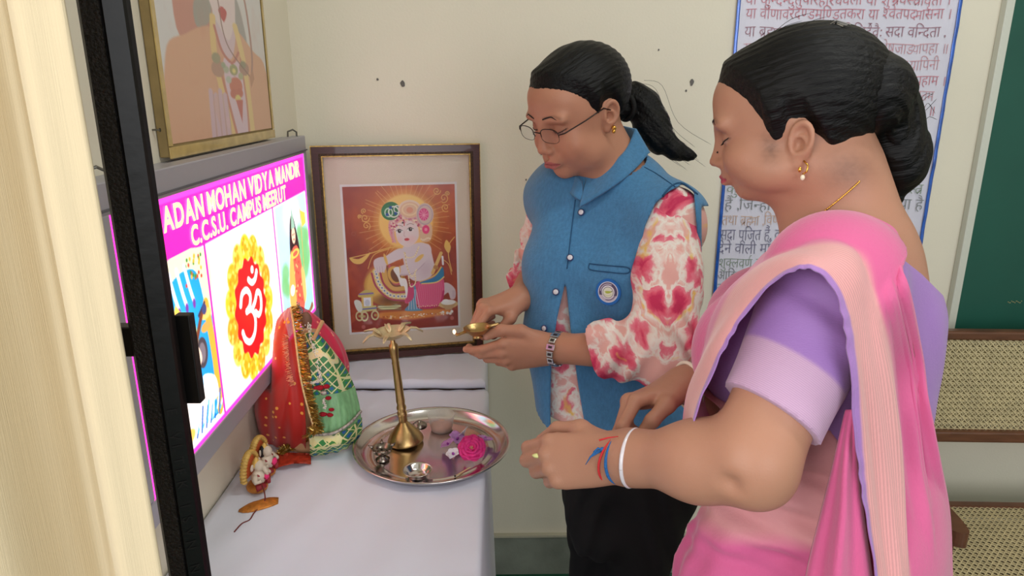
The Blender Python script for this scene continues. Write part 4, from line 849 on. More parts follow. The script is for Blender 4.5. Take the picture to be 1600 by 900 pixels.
for t in np.linspace(0, 1, 9):
    c0 = np.array(onZ(373+62*t, 798-16*t, TZ+.0025))-q0; wd = .017*math.sin(math.pi*(t*.85+.02))**.7+.001; rows.append([c0+np.array([-.25*wd*q, wd*q, .006*(1-q*q)*math.sin(math.pi*t)+.001*math.sin(9*q+7*t)]) for q in np.linspace(-1, 1, 7)])
MB().grid(np.array(rows), .0008).build('scrap', m_or2, lf, True)
MB().grid(np.array([[onZ(424+62*t, 722-8*t+s_, TZ+.006+.008*math.sin(3*t)+.003*math.sin(17*t+s_))-q0 for s_ in (-13+8*t*t, -4, 5, 12-5*math.sin(3*t))] for t in np.linspace(0, 1, 8)]), .0006).build('red_scrap', mat('red_gold_cloth', (190, 64, 40), .5, .2, noise=(80, .4)), lf, True)
th = spline([onZ(402, 745, TZ+.030), onZ(412, 765, TZ+.022), onZ(413, 785, TZ+.006), onZ(398, 800, TZ+.004), onZ(390, 812, TZ+.003), onZ(378, 818, TZ+.003), onZ(366, 831, TZ+.003)], 8)
tag(MB().tube(th, .0012, 6).build('sacred_thread', mat('maroon_thread', (112, 44, 40), .8)), 'short twisted maroon thread trailing from the clay figurine onto the cloth', 'thread')
# ------------------------------------------------------------------ people: bodies and clothes as smooth blended volumes, meshed as one surface
class Field:
    def __init__(s, cell, margin=.03): s.c = cell; s.P = []; s.mg = margin; s.T = [(np.eye(3), np.zeros(3), 1.0)]; s.post = None; s.cuts = []; s.zs = 1.0
    def push(s, R, t, sc=1.0): s.T.append((np.asarray(R, float), np.asarray(t, float), sc))
    def pop(s): s.T.pop()
    def _add(s, fn, lo, hi, k, op):
        R, t, sc = s.T[-1]; lo = np.asarray(lo, float); hi = np.asarray(hi, float)
        C = np.array([[(lo, hi)[a][0], (lo, hi)[b][1], (lo, hi)[c][2]] for a in (0, 1) for b in (0, 1) for c in (0, 1)])*sc@R.T+t
        zs = s.zs
        if zs == 1.0: f = (lambda P: fn(((P-t)@R)/sc)*sc)
        else:
            def f(P):
                q = ((P-t)@R)/sc; q[:, 2] = np.where(q[:, 2] < 0, q[:, 2]/zs, q[:, 2]); return fn(q)*sc*.9
        s.P.append((f, C.min(0)-k*sc-s.c*2, C.max(0)+k*sc+s.c*2, max(k*sc, 1e-5), op))
    def ell(s, c, r, k=.01, op='u', R=None):
        c = np.asarray(c, float); r = np.asarray(r, float); Rm = np.eye(3) if R is None else np.asarray(R)
        def fn(p):
            q = (p-c)@Rm; k0 = np.sqrt(((q/r)**2).sum(1)); k1 = np.sqrt(((q/(r*r))**2).sum(1)); return k0*(k0-1)/(k1+1e-9)
        e = np.sqrt(((Rm*r)**2).sum(1)); s._add(fn, c-e, c+e, k, op); return s
    def cap(s, a, b, ra, rb, k=.01, op='u', sq=None):
        """tapered capsule; sq=(axis, factor) squashes it along a local axis"""
        a = np.asarray(a, float); b = np.asarray(b, float); ab = b-a; L2 = ab@ab+1e-12
        if sq is not None: ax = unit(sq[0]); fc = sq[1]
        def fn(p):
            q = p-a
            t = np.clip(q@ab/L2, 0, 1); v = q-t[:, None]*ab
            if sq is not None: v = v+np.outer(v@ax, ax)*(1/fc-1)
            return np.sqrt((v*v).sum(1))-(ra+(rb-ra)*t)
        m = max(ra, rb); s._add(fn, np.minimum(a, b)-m, np.maximum(a, b)+m, k, op); return s
    def chain(s, pts, rad, k=.01, op='u', sq=None):
        for i in range(len(pts)-1): s.cap(pts[i], pts[i+1], rad[i], rad[i+1], k, op, sq)
        return s
    def tor(s, c, R0, r, k=.004, op='u', R=None, st=(1, 1)):
        """elongated ring in local xy"""
        c = np.asarray(c, float); Rm = np.eye(3) if R is None else np.asarray(R)
        def fn(p):
            q = (p-c)@Rm; return np.hypot((np.hypot(q[:, 0]/st[0], q[:, 1]/st[1])-R0), q[:, 2])-r
        m = R0*max(st)+r; s._add(fn, c-m, c+m, k, op); return s
    def fun(s, fn, lo, hi, k=.004, op='s'): s._add(fn, lo, hi, k, op); return s
    def ev(s, P, prims=None):
        d = np.full(len(P), s.mg)
        for f, lo, hi, k, op in (s.P if prims is None else prims):
            q = ((P > lo) & (P < hi)).all(1)
            if not q.any(): continue
            v = f(P[q]); a = d[q]
            if op == 'u': h = np.maximum(k-np.abs(a-v), 0)/k; d[q] = np.minimum(a, v)-h*h*k/4
            elif op == 's': h = np.maximum(k-np.abs(a+v), 0)/k; d[q] = np.maximum(a, -v)+h*h*k/4
            else: h = np.maximum(k-np.abs(a-v), 0)/k; d[q] = np.maximum(a, v)+h*h*k/4
        if s.post is not None: d = s.post(P, d)
        for f in s.cuts: d = np.maximum(d, f(P))
        return d
    def hit(s, px, py, z0=.4, z1=1.8, off=0):
        """first point of a sight line on the surface"""
        d = ray(px, py); t = z0
        for _ in range(160):
            v = s.ev((CO+d*t)[None])[0]-off
            if v < .0004: return CO+d*t
            t += max(v*.8, .0008)
            if t > z1: return None
        return None
    def grad(s, P, e=.003):
        P = np.atleast_2d(P); g = np.stack([s.ev(P+np.eye(3)[i]*e)-s.ev(P-np.eye(3)[i]*e) for i in range(3)], 1); return g/(np.linalg.norm(g, axis=1, keepdims=True)+1e-9)
    def mesh(s, B=20, clip=None):
        c = s.c; U = [p for p in s.P if p[4] == 'u']; lo = np.min([p[1] for p in U], 0); hi = np.max([p[2] for p in U], 0)
        if clip is not None: lo = np.maximum(lo, clip[0]); hi = np.minimum(hi, clip[1])
        nb = np.ceil((hi-lo)/(c*B)).astype(int)+1; NN = (nb*B+2).astype(np.int64)
        key = lambda I: (I[:, 0]*NN[1]+I[:, 1])*NN[2]+I[:, 2]
        ii = np.stack(np.meshgrid(*[np.arange(B+1)]*3, indexing='ij'), -1).reshape(-1, 3)
        VK = []; VP = []; Q = []
        corners = [(a, b, d) for a in (0, 1) for b in (0, 1) for d in (0, 1)]
        edges = [(i, j) for i in range(8) for j in range(i+1, 8) if sum(abs(np.subtract(corners[i], corners[j]))) == 1]
        for bx in range(nb[0]):
            for by in range(nb[1]):
                for bz in range(nb[2]):
                    o = np.array([bx, by, bz])*B; p0 = lo+o*c; p1 = p0+B*c
                    if not any((p[1] < p1).all() and (p[2] > p0).all() for p in U): continue
                    pr_ = [p for p in s.P if (p[1] < p1+c).all() and (p[2] > p0-c).all()]
                    mid = s.ev(((p0+p1)/2)[None], pr_)[0]
                    if s.post is None and not s.cuts and mid < -B*c*1.0: continue
                    D = s.ev(p0+ii*c, pr_).reshape(B+1, B+1, B+1); S = D < 0
                    if S.all() or not S.any(): continue
                    cs = [S[a:a+B, b:b+B, d:d+B] for a, b, d in corners]; cnt = sum(x.astype(np.int8) for x in cs)
                    act = np.argwhere((cnt > 0) & (cnt < 8))
                    if len(act):
                        dv = np.stack([D[act[:, 0]+a, act[:, 1]+b, act[:, 2]+d] for a, b, d in corners], 1); pos = np.zeros((len(act), 3)); n = np.zeros(len(act))
                        for i, j in edges:
                            x, y = dv[:, i], dv[:, j]; m = (x < 0) != (y < 0); t = np.where(m, x/np.where(m, x-y, 1), 0)
                            pos += np.where(m[:, None], np.array(corners[i])+t[:, None]*(np.array(corners[j])-np.array(corners[i])), 0); n += m
                        VP.append(p0+(act+pos/n[:, None])*c); VK.append(key(act+o+1))
                    for ax in range(3):
                        sl0 = [slice(0, B)]*3; sl1 = [slice(0, B)]*3; sl1[ax] = slice(1, B+1)
                        a, b = S[tuple(sl0)], S[tuple(sl1)]; e = np.argwhere(a != b)
                        if not len(e): continue
                        fl = a[e[:, 0], e[:, 1], e[:, 2]]; u, v = (ax+1) % 3, (ax+2) % 3; eu = np.eye(3, dtype=int)[u]; ev_ = np.eye(3, dtype=int)[v]; e = e+o+1
                        q = np.stack([key(e-eu-ev_), key(e-ev_), key(e), key(e-eu)], 1); q[~fl] = q[~fl][:, ::-1]; Q.append(q)
        VK = np.concatenate(VK); VP = np.concatenate(VP); Q = np.concatenate(Q); o = np.argsort(VK); VK = VK[o]; VP = VP[o]
        idx = np.searchsorted(VK, Q); idx = np.minimum(idx, len(VK)-1); ok = (VK[idx] == Q).all(1)
        return VP, idx[ok]
def smooth_mesh(V, F, n=1):
    for _ in range(n):
        A = np.zeros_like(V); c = np.zeros(len(V))
        for i in range(4): np.add.at(A, F[:, i], V[F[:, (i+1) % 4]]+V[F[:, i-1]]); np.add.at(c, F[:, i], 2)
        m = c > 0; V[m] = .4*V[m]+.6*A[m]/c[m][:, None]
    return V
def gauss(P, c, r): return np.exp(-(((P-np.asarray(c))/np.asarray(r))**2).sum(1))
def pxd(P, poly, sgn=True):
    """signed distance (metres) of points to an outline drawn as seen from the camera, negative inside"""
    q = P-CO; z = q@FW; X = 800+CF*(q@RT)/z; Y = 450-CF*(q@UP)/z; poly = np.asarray(poly, float); D = np.full(len(P), 1e4); I = np.zeros(len(P), bool)
    for a, b in zip(poly, np.roll(poly, -1, 0)):
        D = np.minimum(D, Canvas.sd(X, Y, a, b))
        if a[1] != b[1]: I ^= ((a[1] > Y) != (b[1] > Y)) & (X < (b[0]-a[0])*(Y-a[1])/(b[1]-a[1])+a[0])
    return np.where(I, -D, D)*z/CF
def comp(F, R, t, sc):
    R0, t0, s0 = F.T[-1]; return R0@R, R0@(np.asarray(t)*s0)+t0, s0*sc
def head_shape(F, R, t, sc=1.0, plump=0.0, lids=.8, nose=1.0, ears=True, es=1.0, ez=-.008, zs=1.0):
    """local axes: x her right, y forward, z up; eye line z=0, chin z=-.11"""
    F.push(R, t, sc); g = plump; F.zs = zs
    F.ell((0, -.014, .034), (.0725, .093, .076), .01); F.ell((0, .022, -.012), (.063+.002*g, .069, .082), .03); F.ell((0, .056, .046), (.050, .037, .038), .03)
    F.ell((0, .030, -.058), (.049+.006*g, .050, .046), .03); F.ell((0, .066, -.094), (.017+.002*g, .014, .0145), .026)
    for s in (-1, 1):
        F.ell((s*.036, .062, -.040), (.024+.004*g, .020+.002*g, .024), .024); F.ell((s*.046, .018, -.070), (.020+.006*g, .036, .026), .03)
        F.ell((s*.028, .082, .017), (.026, .010, .0085), .018); F.ell((s*.033, .096, -.002), (.017, .012, .010), .014, 's')
        F.ell((s*.0315, .0735, -.002), (.0145, .0145, .0135), .003)
        # lid fold and lash line, both as fine grooves over the eye
        F.cap((s*.020, .0885, .0065), (s*.032, .0905, .0092), .0009, .001, .0022, 's'); F.cap((s*.032, .0905, .0092), (s*.044, .083, .0045), .001, .0008, .0022, 's')
    F.cap((0, .0905, .010), (0, .100, -.024), .0070, .0084, .013)
    F.ell((0, .1045, -.0365), (.0098, .0092, .0088), .009)
    for s in (-1, 1): F.ell((s*.0118, .0970, -.0405), (.0068, .0088, .0064), .006); F.ell((s*.0062, .1030, -.0466), (.0030, .0044, .0020), .002, 's')
    F.ell((0, .0870, -.062), (.022, .012, .014), .014)
    # lips
    F.cap((-.0035, .0978, -.0635), (-.020, .0875, -.0685), .0046, .0022, .004); F.cap((.0035, .0978, -.0635), (.020, .0875, -.0685), .0046, .0022, .004); F.cap((-.0035, .0978, -.0635), (.0035, .0978, -.0635), .0044, .0044, .004)
    F.cap((-.010, .0940, -.0735), (.010, .0940, -.0735), .0058, .0058, .005); F.cap((.010, .0940, -.0735), (.019, .0875, -.0705), .0054, .0024, .004); F.cap((-.010, .0940, -.0735), (-.019, .0875, -.0705), .0054, .0024, .004)
    for s in (-1, 1): F.cap((0, .1010, -.0683), (s*.012, .0978, -.0690), .0008, .0008, .0018, 's'); F.cap((s*.012, .0978, -.0690), (s*.0235, .0885, -.0698), .0008, .0010, .002, 's')
    F.ell((0, .0915, -.0835), (.014, .005, .004), .006, 's'); F.ell((0, .0985, -.056), (.0028, .004, .006), .005, 's')
    F.zs = 1.0
    if ears:
        for s in (-1, 1):
            # ear plane: local x' along ear height tilt, normal outwards
            Re = np.stack([unit((0, .95, .30)), unit((0, -.30, .95)), unit((1, 0, 0))], 1)
            Re = rotm('Z', 20*s)@Re
            c = np.array([s*.0725, -.010, ez])
            F.push(*comp(F, Re, c, es))
            F.ell(np.array([.001, .003, 0.]), (.0155, .0265, .0075), .006)
            F.ell(np.array([.0005, .004, s*.0065]), (.0110, .0200, .0068), .003, 's')
            F.tor(np.array([0, .007, s*.0045]), .0145, .0030, .003, st=(.95, 1.36))
            F.tor(np.array([.001, -.001, s*.002]), .0085, .0026, .003, st=(1, 1.2)); F.ell(np.array([.004, -.001, s*.005]), (.0062, .0092, .0085), .002, 's')
            F.ell(np.array([.012, -.002, s*.003]), (.0035, .0055, .0035), .004)
            F.ell(np.array([.003, -.0235, s*.0022]), (.0072, .0082, .0036), .005)
            F.pop()
    F.pop()
def head_paint(L, base, lip, dark=.72, kajal=True):
    """L: local head points; returns linear colour per vertex: lips, lashes, rosy cheeks, lid tone"""
    n = len(L); C = np.tile(lin(np.array(base)/255.), (n, 1)); lipc = lin(np.array(lip)/255.)
    def mix(w, c):
        nonlocal C; w = np.clip(w, 0, 1)[:, None]; C = C*(1-w)+np.asarray(c)*w
    b = lin(np.array(base)/255.)
    mix(.35*gauss(L, (.04, .06, -.04), (.024, .03, .022))+.35*gauss(L, (-.04, .06, -.04), (.024, .03, .022)), b*np.array([1.08, .82, .78]))
    mix(.4*gauss(L, (0, .106, -.038), (.014, .012, .012)), b*np.array([1.05, .84, .8]))
    x = np.abs(L[:, 0]); zc = -.0690-.0035*(x/.022)**2; up = -.0600-.0075*(x/.023)**1.6+.0012*np.exp(-(x/.004)**2)*-1; dn = -.0795+.0078*(x/.022)**2
    m = (L[:, 1] > .078) & (x < .0232) & (L[:, 2] < up) & (L[:, 2] > dn); w = np.clip(np.minimum(up-L[:, 2], L[:, 2]-dn)/.0012, 0, 1)*m; mix(w*.85, lipc)
    mix(m*np.exp(-((L[:, 2]+.0690)/.0009)**2)*.7, lipc*.35)
    for s in (-1, 1):
        e = L-np.array([s*.0315, 0, 0]); q = (L[:, 1] > .06)
        mix(q*.45*np.exp(-(e[:, 0]/.019)**4-((e[:, 2]-.002)/.011)**4), b*np.array([.62, .52, .50]))
        # lashes: a thin dark arc at the lower edge of the lowered lid
        arc = -.0068+.0055*(e[:, 0]/.0155)**2+ (-.001*s*e[:, 0]/.0155); w = np.exp(-((e[:, 2]-arc)/.0013)**2)*(np.abs(e[:, 0]) < .0165)*q
        mix(w*.5, (.02, .014, .012))
        mix(q*(np.abs(e[:, 0]) < .013)*np.exp(-((e[:, 2]-arc+.0022)/.0012)**2)*.35, (.5, .42, .40))
        # brow
        bx = e[:, 0]*s; bz = .0215+.0045*np.sin(np.clip((bx+.020)/.042, 0, 1)*math.pi*.80)-.006*np.clip((bx-.008)/.02, 0, 1)
        w = np.exp(-((L[:, 2]-bz)/(.0022+.0008*np.clip(-bx/.02, 0, 1)))**2)*np.clip((bx+.021)/.003, 0, 1)*np.clip((.025-bx)/.007, 0, 1)*q; mix(w*.4, (.016, .011, .010))
        mix(gauss(L, (s*.0062, .1030, -.0468), (.003, .005, .0022))*.8, b*.12)
    return C
# ---- hand: wrist at the origin, y along the fingers, x towards the thumb, z the back of the hand
FING = [((.026, .086, .000), (.043, .026, .021), .0086), ((.008, .090, .003), (.047, .030, .022), .0089), ((-.010, .086, .002), (.043, .027, .021), .0084), ((-.026, .077, -.002), (.034, .021, .019), .0074)]
def hand_shape(F, R, t, curl, splay=(4, 0, -4, -9), thumb=None, sc=1.0, mirror=False, plump=1.0):
    """curl: four triples of joint angles in degrees; thumb: list of 4 local points"""
    Rm = np.asarray(R, float).copy()
    if mirror: Rm[:, 0] *= -1
    def W(p): return Rm@(np.asarray(p, float)*sc)+t
    pts = {}
    nz = Rm[:, 2]
    F.cap(W((0, -.02, 0)), W((0, .02, 0)), .026*sc*plump, .027*sc, .02, sq=(nz, .74))
    for i, (b, ln, r) in enumerate(FING):
        F.cap(W((b[0]*.45, .012, 0)), W((b[0]*.92, b[1]-.012, b[2])), .0185*sc, .0125*sc*plump, .012, sq=(nz, .80))
    F.ell(W((.021, .032, -.010)), np.array([.017, .030, .013])*sc, .012, R=Rm if not mirror else Rm*np.array([-1, 1, 1])); F.ell(W((-.022, .035, -.008)), np.array([.013, .034, .012])*sc, .012, R=Rm if not mirror else Rm*np.array([-1, 1, 1]))
    tips = []
    for i, (b, ln, r) in enumerate(FING):
        p = np.array(b, float); a = 0; sp = math.radians(splay[i]); path = [p.copy()]
        for L_, cv in zip(ln, curl[i]):
            a += math.radians(cv); d = np.array([math.sin(sp)*math.cos(a), math.cos(sp)*math.cos(a), -math.sin(a)]); p = p+d*L_; path.append(p.copy())
        rr = [r*1.06*plump, r*.98*plump, r*.90, r*.78]
        P_ = [W(q) for q in path]; F.cap(P_[0], P_[1], rr[0]*sc, rr[1]*sc, .0055); F.cap(P_[1], P_[2], rr[1]*sc, rr[2]*sc, .003); F.cap(P_[2], P_[3], rr[2]*sc, rr[3]*sc, .002)
        F.ell(P_[0]+nz*.003*sc, np.array([.0085]*3)*sc, .008); tips.append((path, r, P_))
    th = thumb or [(.024, .022, -.006), (.044, .052, -.016), (.052, .082, -.022), (.050, .106, -.026)]
    P_ = [W(q) for q in th]; F.chain(P_, [.0145*sc*plump, .0118*sc*plump, .0102*sc, .0080*sc], .006); tips.append((th, .0095, P_))
    return tips, W
def skin_mat(name, tone): return mat(name, rough=.46, attr='tint', sss=.12, bump=(420, .10), spec=.4)
def hair_mat():
    m = mat('black_hair', (7, 6, 7), .48, noise=(9, .5, (22, .9, 22)), bump=(9, .7, (26, .8, 26)), spec=.28); return m
M_HAIR = hair_mat()
def seat_head(R, loc, px, py, zc, sc=1.0):
    """head origin so that its local point loc is seen at (px,py)"""
    return PZ(px, py, zc)-np.asarray(R)@(np.asarray(loc, float)*sc)
def head_rot(f, pitch, roll=0):
    y = unit([f[0]*math.cos(pitch), f[1]*math.cos(pitch), -math.sin(pitch)]); R = frame_of(y, (0, 0, 1))
    return R@rotm('Y', math.degrees(roll))
def hairline(y, knots): return np.interp(y, [k[0] for k in knots], [k[1] for k in knots])
def hair_cap(name, R, t, sc, knots, thick, parent, lump=0, extra=None, cell=.0026):
    F = Field(cell, .02)
    def fn(p):
        def el(c, r):
            q = p-np.asarray(c); r = np.asarray(r); k0 = np.sqrt(((q/r)**2).sum(1)); k1 = np.sqrt(((q/(r*r))**2).sum(1)); return k0*(k0-1)/(k1+1e-9)
        a = el((0, -.014, .034), (.0725, .093, .076)); b = el((0, .022, -.012), (.064, .069, .082)); k = .03; h = np.maximum(k-abs(a-b), 0)/k; d = np.minimum(a, b)-h*h*k/4; a = el((0, .056, .046), (.050, .037, .038)); h = np.maximum(k-abs(a-d), 0)/k; d = np.minimum(a, d)-h*h*k/4
        e = p[:, 2]-hairline(p[:, 1], knots)+.10*np.maximum(np.abs(p[:, 0])-.03, 0)*(p[:, 1] > .03)*-2.2
        s = np.clip(e/.042, 0, 1); s = s*s*(3-2*s); g = .0011*np.sin(p[:, 2]*520+p[:, 0]*260+3*np.sin(p[:, 1]*30))*np.clip(e/.03, 0, 1)
        return np.maximum(d-(thick*s+.0004)+g*.55, -e*.8)
    F.fun(fn, (-.10, -.135, -.12), (.10, .12, .14), .001, 'u')
    if extra: extra(F)
    V, Q = F.mesh(); o = pymesh(name, V, Q, M_HAIR, None, True); o.parent = parent
    return o, R, t, sc
def put(o, R, t, sc=1.0):
    M = np.eye(4); M[:3, :3] = np.asarray(R)*sc; M[:3, 3] = t; o.matrix_local = Matrix(M.tolist()); return o
def wisps(name, paths, r, parent):
    mb = MB()
    for P in paths: mb.tube(P, [r]*(len(P)-1)+[r*.3], 4, False)
    o = mb.build(name, M_HAIR, parent, True); o['kind'] = 'stuff'; return o
def face_pts(F, Rh, t, sc, xz, off=.0004):
    out = []
    for x, z in xz:
        y = .135
        for _ in range(60):
            v = F.ev((t+Rh@(np.array([x, y, z])*sc))[None])[0]
            if v < .0002: break
            y -= max(v*.8, .0005)
        out.append(t+Rh@(np.array([x, y, z])*sc)+Rh[:, 1]*off)
    return out
def brows(F, Rh, t, sc, parent, th=1.0, lid=-.0068):
    mk = mat('brow_hair', (38, 28, 25), .8)
    for s in (-1, 1):
        xz = [(s*(.0125+.034*u), .0205+.0052*math.sin(min(u*1.15, 1)*math.pi*.62)-.0065*max(u-.62, 0)/.38) for u in np.linspace(0, 1, 12)]
        MB().tube(spline(face_pts(F, Rh, t, sc, xz, -.0004), 2), list(np.interp(np.linspace(0, 1, 23), [0, .25, .7, 1], [.0014*th, .0019*th, .0014*th, .0004])), 6).build('eyebrow', mk, parent, True)
        xz = [(s*.0315+s*(-.0135+.029*u), lid+.0055*((-.0135+.029*u)/.0155)**2-.0006) for u in np.linspace(0, 1, 10)]
        P = face_pts(F, Rh, t, sc, xz, .0003); MB().tube(P, [.0004]+[.00085*th]*8+[.0005], 5).build('eyelashes', mk, parent, True)
        P2 = [p+Rh[:, 1]*.0035*sc-Rh[:, 2]*.0026*sc for p in P]; mb = MB()
        for k in range(1, 10): mb.tube([P[k], (P[k]+P2[k])/2-Rh[:, 2]*.0004, P2[k]+Rh[:, 0]*s*.0008*(k-4)/4], [.0004, .0003, .0001], 4, False)
        o = mb.build('lash_hairs', mk, parent); o['kind'] = 'stuff'
def stripes(m, freq, amt, attr='stripe'):
    nt = m.node_tree; N = nt.nodes; L = nt.links; b_ = N['Principled BSDF']; src = b_.inputs['Base Color'].links[0].from_socket
    at = N.new('ShaderNodeAttribute'); at.attribute_name = attr; sp = N.new('ShaderNodeSeparateColor'); L.new(at.outputs['Color'], sp.inputs[0])
    mu = N.new('ShaderNodeMath'); mu.operation = 'MULTIPLY'; mu.inputs[1].default_value = freq; L.new(sp.outputs[0], mu.inputs[0])
    si = N.new('ShaderNodeMath'); si.operation = 'SINE'; L.new(mu.outputs[0], si.inputs[0])
    m2 = N.new('ShaderNodeMath'); m2.operation = 'MULTIPLY'; L.new(si.outputs[0], m2.inputs[0]); L.new(sp.outputs[1], m2.inputs[1])
    m3 = N.new('ShaderNodeMath'); m3.operation = 'MULTIPLY_ADD'; L.new(m2.outputs[0], m3.inputs[0]); m3.inputs[1].default_value = amt; m3.inputs[2].default_value = 1
    mx = N.new('ShaderNodeMix'); mx.data_type = 'RGBA'; mx.blend_type = 'MULTIPLY'; mx.inputs['Factor'].default_value = 1; L.new(src, mx.inputs[6]); L.new(m3.outputs[0], mx.inputs[7]); L.new(mx.outputs[2], b_.inputs['Base Color'])
    return m
def capd(P, a, b): ab = b-a; t = np.clip((P-a)@ab/(ab@ab), 0, 1); return np.linalg.norm(P-a-t[:, None]*ab, axis=1)
def on_surf(F, px, py, off=.0): 
    p = F.hit(px, py)
    if p is None: return None, None
    n = F.grad(p)[0]; return p+n*off, n
def ring_at(c, axis, r, w, m, name, parent, sq=1.0, up=(0, 0, 1), n=40):
    """bangle: ring of radius r around an axis"""
    Rf = frame_of(up, axis) if abs(unit(axis)@unit(up)) < .98 else frame_of((1, 0, 0), axis)
    P = [np.asarray(c)+Rf@np.array([r*math.cos(a), r*sq*math.sin(a), 0]) for a in np.linspace(0, 2*math.pi, n)]
    return MB().tube(P, w, 8, False).build(name, m, parent, True)
ZM = math.radians
def PB(x, y, z): return PZ(x, y, z*1.12)
# =================================================================== woman in the blue vest
pb = thing('person', 'woman in blue sleeveless vest over a pink printed kurta holding a small lit lamp', 'person')
fB = unit([-.70, -.71, 0]); lB = np.array([-fB[1], fB[0], 0]); RB = np.stack([-lB, fB, [0, 0, 1.]], 1)     # columns: her right, forward, up
hfB = unit([-.83, -.56, 0]); RhB = head_rot(hfB, ZM(20), ZM(-3)); sB = 1.0; tB = seat_head(RhB, (-.0725, -.010, -.006), 953, 179, 1.27, sB)
neckB = PB(975, 285, 1.225); shL = PB(1046, 338, 1.16); shR = PB(876, 300, 1.33); elL = PB(1040, 548, 1.06); wrL = PB(862, 545, 1.165); elR = PB(842, 425, 1.37); wrR = PB(814, 466, 1.235)
chB = PB(962, 420, 1.26); waB = PB(972, 560, 1.27); hiB = PB(982, 690, 1.28)
SKB = (186, 132, 106)
def torsoB(F, o=0.0):
    F.push(RB, chB); F.ell((0, 0, 0), (.135+o, .096+o, .165+o), .03); F.ell((-.062, .062, -.012), (.062+o, .055+o, .062+o), .04); F.ell((.062, .062, -.012), (.062+o, .055+o, .062+o), .04); F.pop()
    F.cap(shL+[0, 0, -.012], neckB+[0, 0, -.02], .050+o, .056+o, .05); F.cap(shR+[0, 0, -.012], neckB+[0, 0, -.02], .050+o, .056+o, .05); F.ell(shL+[0, 0, -.02], np.array([.056, .056, .062])+o, .04); F.ell(shR+[0, 0, -.02], np.array([.056, .056, .062])+o, .04)
    F.push(RB, waB); F.ell((0, 0, 0), (.126+o, .100+o, .15+o), .06); F.pop()
    F.push(RB, hiB); F.ell((0, -.005, 0), (.146+o, .116+o, .14+o), .06); F.pop()
FBd = Field(.0022)
head_shape(FBd, RhB, tB, sB, .6)
FBd.cap(tB+RhB@np.array([0, -.030, -.055]), neckB, .050, .052, .03); FBd.cap(tB+RhB@np.array([0, .005, -.085]), neckB+fB*.02, .036, .046, .03)
torsoB(FBd, -.012)
FBd.chain([shL, elL, wrL], [.046, .040, .026], .015); FBd.chain([shR, elR, wrR], [.046, .038, .026], .015)
dl_ = unit(wrL-elL); hyL = unit(np.array([-.985, .10, -.17])); RL = frame_of(hyL, (-.06, -.97, -.18)); RL = RL
# left hand: thumb above, index under the lamp
tipsL, WL = hand_shape(FBd, RL, wrL+hyL*.004, [(8, 20, 12), (18, 30, 18), (26, 36, 22), (34, 40, 26)], (-15, -9, -5, -2), [(.022, .018, -.004), (.044, .048, -.006), (.050, .084, -.008), (.040, .114, -.010)], 1.0)
hyR = unit(np.array([-.88, -.42, -.10])); RR = frame_of(hyR, (-.20, -.15, .96))
tipsR, WR = hand_shape(FBd, RR, wrR+hyR*.004, [(44, 78, 46), (56, 82, 50), (62, 84, 50), (66, 84, 50)], (3, 0, -3, -6), [(.022, .020, -.008), (.038, .042, -.022), (.038, .064, -.040), (.028, .078, -.056)], .92, True)
trim_ = [(1094, 322), (1160, 322), (1160, 470), (1104, 490), (1095, 420)]
FBd.cuts.append(lambda P: np.where(P[:, 2] > 1.0, -pxd(P, trim_), -1))
V, Q = FBd.mesh()
Lh = (V-tB)@RhB/sB; near = np.linalg.norm(V-tB, axis=1) < .16
C = np.tile(lin(np.array(SKB)/255.), (len(V), 1)); hp = head_paint(Lh, SKB, (166, 84, 86)); C[near] = hp[near]
def nails(C, V, tips, nz):
    for path, r, P_ in tips:
        d = unit(np.asarray(P_[3])-np.asarray(P_[2])); up = np.asarray(nz); up = unit(up-d*(up@d)); c = np.asarray(P_[3])+up*.0055+d*.001; w = np.exp(-(((V-c)/.0052)**2).sum(1)*1.0)[:, None]; C[:] = C*(1-.55*w)+np.array(lin(np.array((226, 170, 156))/255.))*.55*w
nails(C, V, tipsL, RL[:, 2]); nails(C, V, tipsR, RR[:, 2])
pymesh('body', V, Q, skin_mat('skin_brown', SKB), pb, True, {'tint': C})
brows(FBd, RhB, tB, sB, pb, .9)
# hair cap, ponytail
kB = [(-.14, -.070), (-.075, -.064), (-.045, -.040), (-.022, .012), (-.002, .022), (.014, .002), (.026, .020), (.045, .042), (.062, .058), (.080, .072), (.12, .076)]
hc, *_ = hair_cap('hair', RhB, tB, sB, kB, .0115, pb); put(hc, RhB, tB, sB)
FT = Field(.003, .02); tw = lambda px, py, z: PB(px, py, z)
PT = [tw(972, 172, 1.26), tw(992, 152, 1.27), tw(1006, 165, 1.265), tw(1018, 195, 1.26), tw(1032, 218, 1.255), tw(1054, 235, 1.25), tw(1076, 243, 1.25), tw(1086, 243, 1.25)]
FT.chain(PT, [.022, .028, .033, .034, .027, .018, .010, .003], .012)
def ponygroove(P, d):
    q = P-CO; z = q@FW; X = 800+CF*(q@RT)/z; Y = 450-CF*(q@UP)/z; return d+.0013*np.sin((X*.55-Y*.42)*.42+q[:, 1]*60+2*np.sin(Y*.03))+.0007*np.sin((X*.5-Y*.5)*1.1+q[:, 1]*150)
FT.post = ponygroove
V, Q = FT.mesh(); pymesh('ponytail', V, Q, M_HAIR, pb, True)
wp = []
for k in range(12):
    a = RNG.standard_normal(3)*.012; wp.append(spline([PT[1]+a+[0, 0, .012], PT[2]+a*1.3+[.012, 0, .012], PT[4]+a*1.4+[.008, 0, .006], PT[6]+a*1.4+[.02*RNG.random(), 0, -.006]], 5))
wisps('loose_hairs', wp, .0003, pb)
m_band = mat('black_hair_band', (14, 12, 12), .8); ring_at(PB(978, 168, 1.255), PT[1]-PT[0], .024, .005, m_band, 'hair_band', pb)
